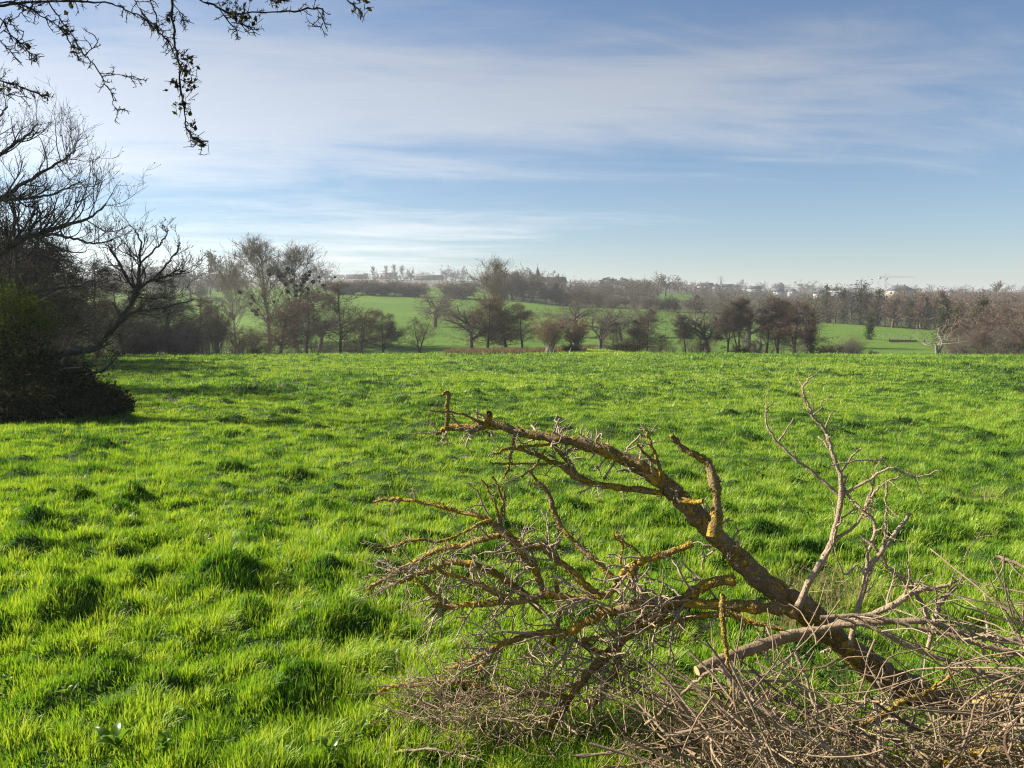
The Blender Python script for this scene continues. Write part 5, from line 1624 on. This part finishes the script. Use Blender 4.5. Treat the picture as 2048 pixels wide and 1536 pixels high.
for (u, v, s, n) in [(975, 312, 44, 60), (990, 372, 44, 70), (984, 452, 46, 70), (916, 448, 34, 45), (960, 556, 34, 45), (890, 95, 32, 34), (1250, 72, 54, 80), (1300, 95, 30, 34), (1905, 12, 40, 50), (1450, 5, 44, 50), (330, 8, 40, 44), (395, 262, 34, 34), (30, 455, 30, 30), (240, 505, 16, 18), (1015, 665, 22, 18), (1030, 742, 26, 24), (1065, 765, 18, 16), (150, 245, 18, 16), (185, 300, 16, 14), (345, 165, 26, 26), (820, 140, 24, 24), (1195, 18, 36, 36)]:
    mb = MB()
    c = at(u * c6, v * c6, 2.9) - b4
    n = int(n * .26) + 3
    C = c + g.normal(size=(n, 3)) * s * c6 * 2.9 / F * .55
    leaves(mb, C, .011, g.random(n), g)
    q = np.stack([C, C + g.normal(0, .008, (n, 3)), C + g.normal(0, .014, (n, 3))], 1)
    tubes(mb, q, np.full((n, 3), .0011), 3, .2)
    obj('leaf_clump', mb, m_wilt, ov)

# ------------------------------------------------------------------ dark trees at the left edge
m_ash = bark_mat('ash_bark', (.030, .026, .020), (.10, .088, .066), 5, None, bump=.4)
ash_tw = twig_mat('ash_twig', (.028, .024, .018), (.085, .072, .054))
ax = at(-95, 700, 21.5)
az_ = gz(ax[0], ax[1])
b5 = np.array([ax[0], ax[1], az_])
ash = thing('ash_tree', b5, 'big bare ash at the left edge with a low forked limb reaching over the pasture', 'tree')
TR = MB()
tp = smooth_path([[0, 0, -.3], [.05, 0, 1.5], [.1, .1, 3.4], [0, .2, 5.6], [-.1, .2, 8.5]], 14)
tubes(TR, tp, np.linspace(.34, .12, 14), 12)
obj('trunk', TR, m_ash, ash, smooth=True)


def ash_limb(pts, y0, y1, n1, l1, n2, seed, up=.10, fl=.3, tr=(.15, 1)):
    g = np.random.default_rng(seed)
    P, R = px_path(pts, y0, y1, m=26, lump=.04, jit=.02, seed=seed)
    P = P - b5
    R = R * .52
    mb, tb = MB(), MB()
    tubes(mb, P, R, 8)
    a1 = grow(P[None], R[None], n1, tr, l1, .75, 9, .13, up, .5, g=g, rmin=.008, tip=.35, flat=fl)
    a2 = grow(*a1, n2, (.2, 1), 0, .7, 7, .16, up, .55, g=g, frac=.48, rmin=.0042, tip=.6)
    a3 = grow(*a2, 5, (.2, 1), 0, .65, 5, .16, up * 1.2, .8, g=g, frac=.45, rmin=.0036, tip=.7)
    tubes(mb, *a1, 5)
    tubes(tb, *a2, 4)
    tubes(tb, *a3, 3, .4)
    C = np.concatenate([a3[0][:, -1], a2[0][:, -1]])
    C = C[g.random(len(C)) < .30]
    leaves(tb, C, .022, g.uniform(0, .4, len(C)), g)       # black buds and old seed bunches
    o = obj('limb', mb, m_ash, ash, smooth=True)
    tag(obj('twigs', tb, ash_tw, o), kind='stuff')


# low forked limb
ash_limb([(-95, 740, 15), (40, 722, 14), (124, 709, 13), (156, 703, 12), (182, 699, 11.5), (208, 680, 11), (234, 647, 10)], 21.5, 20.2, 5, .9, 5, 1, .05, tr=(.5, 1))
ash_limb([(234, 647, 9), (251, 625, 8), (270, 592, 7), (277, 563, 6), (280, 530, 5), (280, 485, 3.5), (271, 456, 2)], 20.2, 20.0, 16, .95, 6, 2, .10)
ash_limb([(234, 647, 7), (262, 627, 5.5), (300, 620, 4), (340, 612, 3), (385, 600, 2)], 20.2, 19.8, 8, .6, 4, 3, .04)
ash_limb([(272, 582, 6), (300, 562, 5), (325, 555, 4.5), (352, 548, 4), (370, 540, 3)], 20.1, 19.9, 9, .6, 5, 4, .12)
ash_limb([(272, 580, 6), (256, 558, 5), (240, 530, 4.5), (228, 508, 4), (214, 488, 2.5)], 20.1, 20.3, 10, .6, 5, 5, .14)
ash_limb([(305, 560, 4), (338, 524, 3.4), (355, 498, 3), (360, 482, 2)], 20.0, 19.9, 5, .4, 3, 6, .14)
ash_limb([(282, 525, 4), (312, 497, 3.4), (328, 478, 3), (336, 462, 2)], 20.0, 20.1, 6, .4, 3, 7, .14)
# upper limbs fanning into the sky
ash_limb([(-110, 560, 14), (-30, 530, 13), (0, 508, 12), (40, 480, 10), (75, 466, 9), (110, 456, 8), (150, 446, 6), (185, 432, 4), (210, 408, 2.5)], 21.5, 20.5, 26, 1.25, 6, 8, .11)
ash_limb([(60, 470, 7), (110, 470, 5.5), (150, 478, 4.5), (190, 488, 3.5), (225, 478, 2)], 20.9, 20.2, 12, .7, 5, 9, .12)
ash_limb([(-100, 440, 11), (-30, 410, 9), (20, 385, 8), (60, 358, 6), (100, 335, 5), (130, 318, 3.5), (150, 300, 2)], 21.5, 21.0, 20, 1.1, 6, 10, .11)
ash_limb([(-100, 380, 9), (-30, 330, 7), (20, 295, 5.5), (55, 268, 4), (75, 246, 2)], 21.5, 21.5, 14, .9, 5, 11, .11)
ash_limb([(-100, 330, 8), (-50, 280, 6), (-10, 240, 4.5), (15, 212, 2.5)], 21.5, 21.8, 10, .8, 5, 12, .11)
ash_limb([(-60, 400, 7), (10, 400, 6), (60, 396, 5), (110, 385, 4), (160, 365, 2)], 21.4, 20.6, 14, .9, 5, 13, .11)
ash_limb([(-90, 640, 9), (0, 600, 8), (60, 585, 7), (130, 575, 5), (190, 560, 3)], 21.3, 20.6, 12, .9, 5, 14, .05)
ash_limb([(-80, 760, 8), (60, 748, 8), (130, 738, 6), (200, 745, 4.5), (245, 700, 2)], 20.8, 20.0, 10, .6, 5, 15, .05)

# dense dark trees and thicket behind and around it
LT = [
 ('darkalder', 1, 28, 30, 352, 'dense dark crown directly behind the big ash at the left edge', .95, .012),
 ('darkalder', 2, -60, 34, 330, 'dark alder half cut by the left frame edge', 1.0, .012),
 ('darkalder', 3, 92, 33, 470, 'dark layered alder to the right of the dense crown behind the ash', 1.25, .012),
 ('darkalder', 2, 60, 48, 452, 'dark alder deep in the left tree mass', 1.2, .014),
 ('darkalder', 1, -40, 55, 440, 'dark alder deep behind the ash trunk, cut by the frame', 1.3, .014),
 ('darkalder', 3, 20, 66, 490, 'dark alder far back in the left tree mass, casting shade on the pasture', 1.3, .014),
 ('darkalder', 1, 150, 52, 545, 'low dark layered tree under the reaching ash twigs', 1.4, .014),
 ('darkalder', 2, -70, 74, 460, 'added dark alder at the far left frame edge whose shade crosses the pasture', 1.4, .014),  # added to widen the shade over the pasture
 ('darkalder', 3, 62, 84, 500, 'added dark alder at the back of the left boundary before the corner', 1.4, .014),  # likewise added for the pasture shade
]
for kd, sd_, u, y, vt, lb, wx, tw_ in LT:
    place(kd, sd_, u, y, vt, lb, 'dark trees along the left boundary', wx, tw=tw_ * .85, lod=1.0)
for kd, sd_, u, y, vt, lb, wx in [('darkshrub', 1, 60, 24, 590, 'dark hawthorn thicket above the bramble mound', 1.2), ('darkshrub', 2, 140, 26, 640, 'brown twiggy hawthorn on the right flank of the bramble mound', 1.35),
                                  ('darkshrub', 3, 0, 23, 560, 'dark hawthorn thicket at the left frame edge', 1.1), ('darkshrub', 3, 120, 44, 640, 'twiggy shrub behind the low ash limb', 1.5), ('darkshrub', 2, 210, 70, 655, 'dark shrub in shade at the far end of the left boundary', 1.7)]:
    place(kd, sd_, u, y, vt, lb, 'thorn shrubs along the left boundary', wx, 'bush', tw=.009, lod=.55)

for sd_, u, y, vt, lb, wx in [(1, 8, 58, 478, 'added ivy smothered tree in the left boundary behind the ash trunk', 1.5), (4, 74, 70, 500, 'added ivy smothered tree at the back of the left boundary', 1.6), (5, -70, 63, 465, 'added ivy smothered tree half hidden at the left frame edge', 1.6)]:  # dense trees added to deepen the shade across the pasture
    place('ivytree', sd_, u, y, vt, lb, 'dark trees along the left boundary', wx, tw=.014, lod=2.2)

# the bramble mound: leaves heaped over arching stems
b6 = at(60, 838, 20.0)
b6[2] = gz(b6[0], b6[1])
bm_ = thing('bramble_mound', b6, 'large dark bramble mound at the foot of the left trees', 'bush')
g = np.random.default_rng(91)
mb, st = MB(), MB()
for (u, vt, y, ru, n) in [(-80, 640, 20.6, 120, 9000), (10, 650, 20.2, 100, 9000), (70, 700, 20.0, 80, 8000), (130, 735, 19.8, 70, 7500), (185, 765, 19.7, 50, 5000), (222, 785, 19.6, 34, 3000), (40, 740, 19.4, 110, 8000), (-60, 740, 19.4, 110, 7000)]:
    c = at(u, 838, y)
    gzv = gz(c[0], c[1])
    H = E + y * slope(vt) - gzv
    rx = ru * y / F
    d = norm(g.normal(size=(n, 3)))
    d[:, 2] = np.abs(d[:, 2])
    r = np.clip(.62 + .85 * fbm(d[:, 0] * 3.2 + u, d[:, 1] * 3 + d[:, 2] * 2.4, 4) - .08 + g.normal(0, .10, n), .2, 1.35)
    C = d * r[:, None] * np.array([rx * 1.15, rx * 1.1, H]) + np.array([c[0], c[1], gzv]) - b6
    leaves(mb, C, .040, np.clip(g.normal(.42, .2, n) + .2 * (vnoise(C[:, 0] * 2.2, C[:, 2] * 2.2) - .5), 0, 1), g, .4)
    m = n // 110
    P0 = np.tile((np.array([c[0], c[1], gzv]) - b6)[None], (m, 1)) + g.normal(0, rx * .4, (m, 3)) * np.array([1, 1, 0])
    dd = norm(g.normal(size=(m, 3)) * np.array([.8, .8, .2]) + np.array([0, 0, 1.1]))
    k = 9
    P = np.empty((m, k, 3)); P[:, 0] = P0
    for j in range(1, k):
        dd = norm(dd + np.array([0, 0, -.10]) + g.normal(0, .07, (m, 3)) + .12 * np.sign(dd) * np.array([1, 1, 0]))
        P[:, j] = P[:, j - 1] + dd * H * 1.35 / (k - 1)
    tubes(st, P, np.full((m, k), .0035), 3)
obj('leaves', mb, bramble_mat, bm_)
obj('stems', st, bark_dark, bm_)
# ivy hanging on the trunk, its sunlit look put into a lighter leaf colour
b7 = at(20, 838, 20.4)
iv = thing('ivy_clump', (b7[0], b7[1], b6[2]), 'bushy olive ivy clump with sunlight painted into its leaves above the bramble mound at the left edge', 'ivy')
mb = MB()
for (u, v, y, r, n) in [(10, 600, 20.8, .62, 3200), (50, 620, 20.6, .5, 2600), (-40, 590, 21, .7, 3000), (85, 650, 20.5, .38, 1500), (0, 660, 20.3, .7, 3200)]:
    c = at(u, v, y) - np.array([b7[0], b7[1], b6[2]])
    d = norm(g.normal(size=(n, 3)))
    C = c + g.normal(size=(n, 3)) * r * np.array([.62, .55, .38]) + .25 * r * np.sin(d * 9)
    leaves(mb, C, .026, np.clip(g.normal(.55, .22, n), 0, 1), g, .5)
obj('leaves', mb, plant_mat('ivy_lit_tint', [(0, (.02, .035, .008)), (1, (.10, .13, .025))], transl=.3), iv)

# ------------------------------------------------------------------ far buildings and structures
m_slate = plain_mat('slate_roof', (.05, .055, .07), (.09, .095, .115), 1.5)
m_cream = plain_mat('cream_render', (.50, .45, .32), (.58, .53, .38), .5)
m_white = plain_mat('white_render', (.35, .34, .32), (.44, .43, .41), .5)
m_grey = plain_mat('grey_sheet', (.30, .31, .33), (.40, .41, .43), .5)
m_pale_wall = plain_mat('pale_wall', (.30, .29, .28), (.40, .39, .37), .5)
m_dim = plain_mat('dark_boarding', (.09, .085, .08), (.15, .14, .13), .5)
m_stone = plain_mat('church_stone', (.22, .21, .20), (.32, .31, .29), .6)
m_glass = plain_mat('window_glass', (.03, .035, .04), (.06, .07, .08), 1, .2)
m_brick = plain_mat('brick', (.22, .12, .09), (.32, .18, .13), 1)
m_steel = plain_mat('galvanised_steel', (.24, .25, .26), (.34, .35, .36), 1, .5)
m_crane = plain_mat('crane_paint', (.30, .28, .25), (.38, .35, .31), 1, .5)
m_jib = plain_mat('jib_paint', (.40, .25, .22), (.48, .32, .28), 1, .5)
m_post = plain_mat('grey_post', (.16, .145, .125), (.28, .26, .225), 5)


def house(name, u, y, w, d, hw, hr, label, wall, roof, rz=0.0, hip=0.0, win=(4, 2), chim=1, group=None, cat_='house', dz=0.0):
    b = at(u, 600, y)
    z = gz(b[0], y) + dz
    t = thing(name, (b[0], y, z), label, cat_, group, rz)
    mb = MB(); box(mb, (0, 0, hw / 2 - .4), (w, d, hw + .8)); obj('wall', mb, wall, t)
    rb = MB()
    o = .35
    e = w / 2 + o; f = d / 2 + o
    ri = e - hip
    V = [(-e, -f, hw), (e, -f, hw), (e, f, hw), (-e, f, hw), (-ri, 0, hw + hr), (ri, 0, hw + hr)]
    rb.add(V, [[0, 1, 5, 4], [2, 3, 4, 5], [3, 2, 1, 0]], [[1, 2, 5], [3, 0, 4]])
    rf = obj('roof', rb, roof, t)
    for k in range(chim):
        cb = MB(); x = (-1, 1)[k % 2] * ri * .7
        box(cb, (x, 0, hw + hr + .2), (.8, .6, 1.8)); obj('chimney', cb, m_brick, rf)
    nx, nz = win
    for i in range(nx):
        for j in range(nz):
            wb = MB(); box(wb, ((i + .5) / nx * w - w / 2, -d / 2 - .02, (j + .55) / nz * hw), (w / nx * .32, .14, hw / nz * .48))
            obj('window', wb, m_glass, t)
    for j in range(nz):
        wb = MB(); box(wb, (-w / 2 - .02, 0, (j + .55) / nz * hw), (.14, d * .16, hw / nz * .48)); obj('window', wb, m_glass, t)
    return t


house('mansion', 1800, 620, 25, 11, 8.5, 4.2, 'large cream house with a dark hipped slate roof above the right wood', m_cream, m_slate, .55, 6.0, (7, 2), 2, dz=1.0)
house('barn', 777, 870, 20, 12, 4.6, 2.2, 'long white barn on the left skyline', m_pale_wall, m_grey, .2, 0, (4, 1), 0, cat_='barn', dz=2)
house('barn', 858, 905, 34, 14, 2.8, 2.0, 'long low grey roofed shed on the skyline right of the white barn', m_dim, m_slate, .05, 0, (5, 1), 0, cat_='barn', dz=2)
house('barn', 715, 900, 24, 12, 2.6, 1.8, 'low dark roofed shed left of the white barn', m_dim, m_slate, .1, 0, (4, 1), 0, cat_='barn', dz=1.5)
for u, y, w_, lb, wl, rz in [(1432, 760, 9, 'small white gabled house below the pylon', m_white, 1.35), (1410, 780, 15, 'dark roofed house left of the white gable below the pylon', m_grey, .1), (1450, 780, 14, 'dark roofed house right of the white gable below the pylon', m_grey, .15),
                             (1558, 700, 8, 'tall white house front seen between the bare crowns', m_white, .9), (1584, 760, 9, 'small white gable right of the tall white house', m_white, 1.3), (1508, 800, 12, 'dark roofed house between the pylon and the tall white house', m_grey, .2),
                             (1640, 640, 9, 'pale grey house above the end of the alder row', m_white, .8), (1852, 560, 6, 'tiny white gable right of the large cream house', m_white, 1.2), (1900, 700, 7, 'tiny white gabled house at the top of the right wood', m_white, 1.2), (1470, 820, 9, 'small pale house just right of the dark roofs', m_white, .5)]:
    house('house', u, y, w_, 8, 5.2, 3.2, lb, wl, m_slate, rz, 0, (3, 2), 1, 'houses on the far slope', dz=1.2)
house('barn', 1680, 640, 20, 10, 4.5, 1.6, 'long pale grey roofed shed above the right hedge', m_grey, m_grey, .05, 0, (3, 1), 0, cat_='barn', dz=2.5)

# church with a broached spire
b = at(1075, 580, 520)
z = gz(b[0], 520)
ch = thing('church', (b[0], 520, z), 'village church with a slim pointed spire above the wood', 'church', rz=.2)
ztop = E + 520 * slope(532) - z
zt = E + 520 * slope(555) - z
mb = MB(); box(mb, (0, 0, zt / 2 - 1), (4.2, 4.2, zt + 2)); tw_o = obj('tower', mb, m_stone, ch)
for s in (-1, 1):
    mb = MB(); box(mb, (s * .8, -2.12, zt - 2.2), (.7, .12, 2.4)); obj('louvre', mb, m_glass, tw_o)
mb = MB(); aa = np.arange(8) * PI / 4 + PI / 8
V = [(2.3 * math.cos(a), 2.3 * math.sin(a), zt) for a in aa] + [(1.05 * math.cos(a), 1.05 * math.sin(a), zt + (ztop - zt) * .55) for a in aa] + [(0, 0, ztop)]
mb.add(V, [[i, (i + 1) % 8, 8 + (i + 1) % 8, 8 + i] for i in range(8)], [[8 + i, 8 + (i + 1) % 8, 16] for i in range(8)])
sp_ = obj('spire', mb, plain_mat('spire_slate', (.02, .022, .026), (.045, .047, .053), 1), ch)
mb = MB(); bar(mb, (0, 0, ztop - .3), (0, 0, ztop + 1.8), .10); bar(mb, (-.5, 0, ztop + 1.2), (.5, 0, ztop + 1.2), .10); obj('cross', mb, m_steel, sp_)
mb = MB(); box(mb, (10.6, 0, zt * .30), (17, 8, zt * .6 + 1)); obj('nave', mb, m_stone, ch)
mb = MB(); h0 = zt * .6 + .5
V = [(2.2, -4.4, h0), (19.5, -4.4, h0), (19.5, 4.4, h0), (2.2, 4.4, h0), (2.2, 0, h0 + 3.6), (19.5, 0, h0 + 3.6)]
mb.add(V, [[0, 1, 5, 4], [2, 3, 4, 5], [3, 2, 1, 0]], [[1, 2, 5], [3, 0, 4]]); obj('nave_roof', mb, m_slate, ch)


def lattice(mb, a, b, w, n, r):
    a = np.array(a, float); b = np.array(b, float)
    T = norm(b - a)
    ref = np.array([0, 1, 0]) if abs(T[1]) < .9 else np.array([1, 0, 0])
    s = norm(np.cross(T, ref)); q = np.cross(T, s)
    cs = [(s + q) * w / 2, (s - q) * w / 2, (-s - q) * w / 2, (q - s) * w / 2]
    for c in cs:
        bar(mb, a + c, b + c, r)
    for k in range(n):
        p0 = a + (b - a) * k / n; p1 = a + (b - a) * (k + 1) / n
        for j in range(4):
            bar(mb, p0 + cs[j], p1 + cs[(j + 1) % 4], r * .7)


# tower crane
y = 820
b = at(1770, 580, y); z = gz(b[0], y)
top = E + y * slope(554) - z
cr = thing('tower_crane', (b[0], y, z), 'tower crane with a long reddish jib above the large cream house', 'crane')
mb = MB(); lattice(mb, (0, 0, 0), (0, 0, top), 1.5, 14, .09); obj('mast', mb, m_crane, cr)
mb = MB(); lattice(mb, (1.4, 0, top), (60 * y / F, 0, top - .2), 1.0, 22, .045); obj('jib', mb, m_jib, cr)
mb = MB(); lattice(mb, (-1.4, 0, top), (-13 * y / F, 0, top), 1.0, 5, .07); cj = obj('counter_jib', mb, m_crane, cr)
mb = MB(); box(mb, (-11.5 * y / F, 0, top - 1.0), (2.2, 1.4, 1.8)); obj('counterweight', mb, m_grey, cj)
mb = MB(); box(mb, (1.0, -1.3, top - 1.8), (1.2, 1.2, 1.8)); obj('cab', mb, m_white, cr)
mb = MB(); bar(mb, (0, 0, top), (0, 0, top + 3.2), .35); bar(mb, (0, 0, top + 3.2), (-12 * y / F, 0, top), .06); bar(mb, (0, 0, top + 3.2), (36 * y / F, 0, top), .06); obj('apex', mb, m_crane, cr)

# electricity pylon
y = 900
b = at(1441, 580, y); z = gz(b[0], y)
top = E + y * slope(551) - z
py_ = thing('electricity_pylon', (b[0], y, z), 'lattice electricity pylon standing on the skyline', 'pylon')
mb = MB()
for sx in (-1, 1):
    for sy in (-1, 1):
        bar(mb, (sx * 2.6, sy * 2.6, 0), (sx * .45, sy * .45, top * .68), .20)
        bar(mb, (sx * .45, sy * .45, top * .68), (0, 0, top), .18)
for k in range(7):
    f0, f1 = k / 7, (k + 1) / 7
    w0, w1 = 2.6 - 2.15 * f0, 2.6 - 2.15 * f1
    for s in (-1, 1):
        bar(mb, (-w0, s * w0, top * .68 * f0), (w1, s * w1, top * .68 * f1), .10)
        bar(mb, (w0, s * w0, top * .68 * f0), (-w1, s * w1, top * .68 * f1), .10)
obj('tower', mb, m_steel, py_)
for zz, ww in ((.66, 4.6), (.78, 3.6), (.90, 2.8)):
    mb = MB(); bar(mb, (-ww, 0, top * zz), (ww, 0, top * zz), .16); bar(mb, (-ww, 0, top * zz), (0, 0, top * zz + 1.3), .10); bar(mb, (ww, 0, top * zz), (0, 0, top * zz + 1.3), .10)
    obj('cross_arm', mb, m_steel, py_)

# fence posts and a fallen trunk on the right hand field
for i, u in enumerate([1757, 1768, 1779, 1787, 1795, 1803, 1811, 1822]):
    y = 196 - i * 1.2
    b = at(u, 668, y)
    t = thing('fence_post', (b[0], y, gz(b[0], y)), 'pale wooden fence post in the short row on the right hand field', 'fence post', 'fence posts on the right hand field')
    mb = MB(); hgt = .95 + .5 * ((i * 7) % 3) / 2
    tubes(mb, np.array([[[0, 0, -.2], [.02, 0, hgt * .6], [.03, 0, hgt], [.03, 0, hgt + .12]]]), np.array([[.10, .09, .085, .01]]), 7)
    obj('post', mb, m_post, t, smooth=True)
b = at(1800, 676, 182)
t = thing('fallen_log', (b[0], 182, gz(b[0], 182)), 'pale fallen trunk lying by the scrubby clump on the right field', 'log')
mb = MB(); P = smooth_path([[-2.4, 0, .35], [-.8, .1, .42], [1.4, 0, .36], [4.2, .3, .30]], 12)
tubes(mb, P, np.linspace(.42, .22, 12), 9); obj('bark', mb, m_cut, t, smooth=True)
mb = MB(); tubes(mb, np.array([[[1.2, 0, .4], [1.7, -.2, .9], [2.0, -.5, 1.3]]]), np.array([[.12, .09, .05]]), 6); obj('branch_stub', mb, m_cut, t, smooth=True)
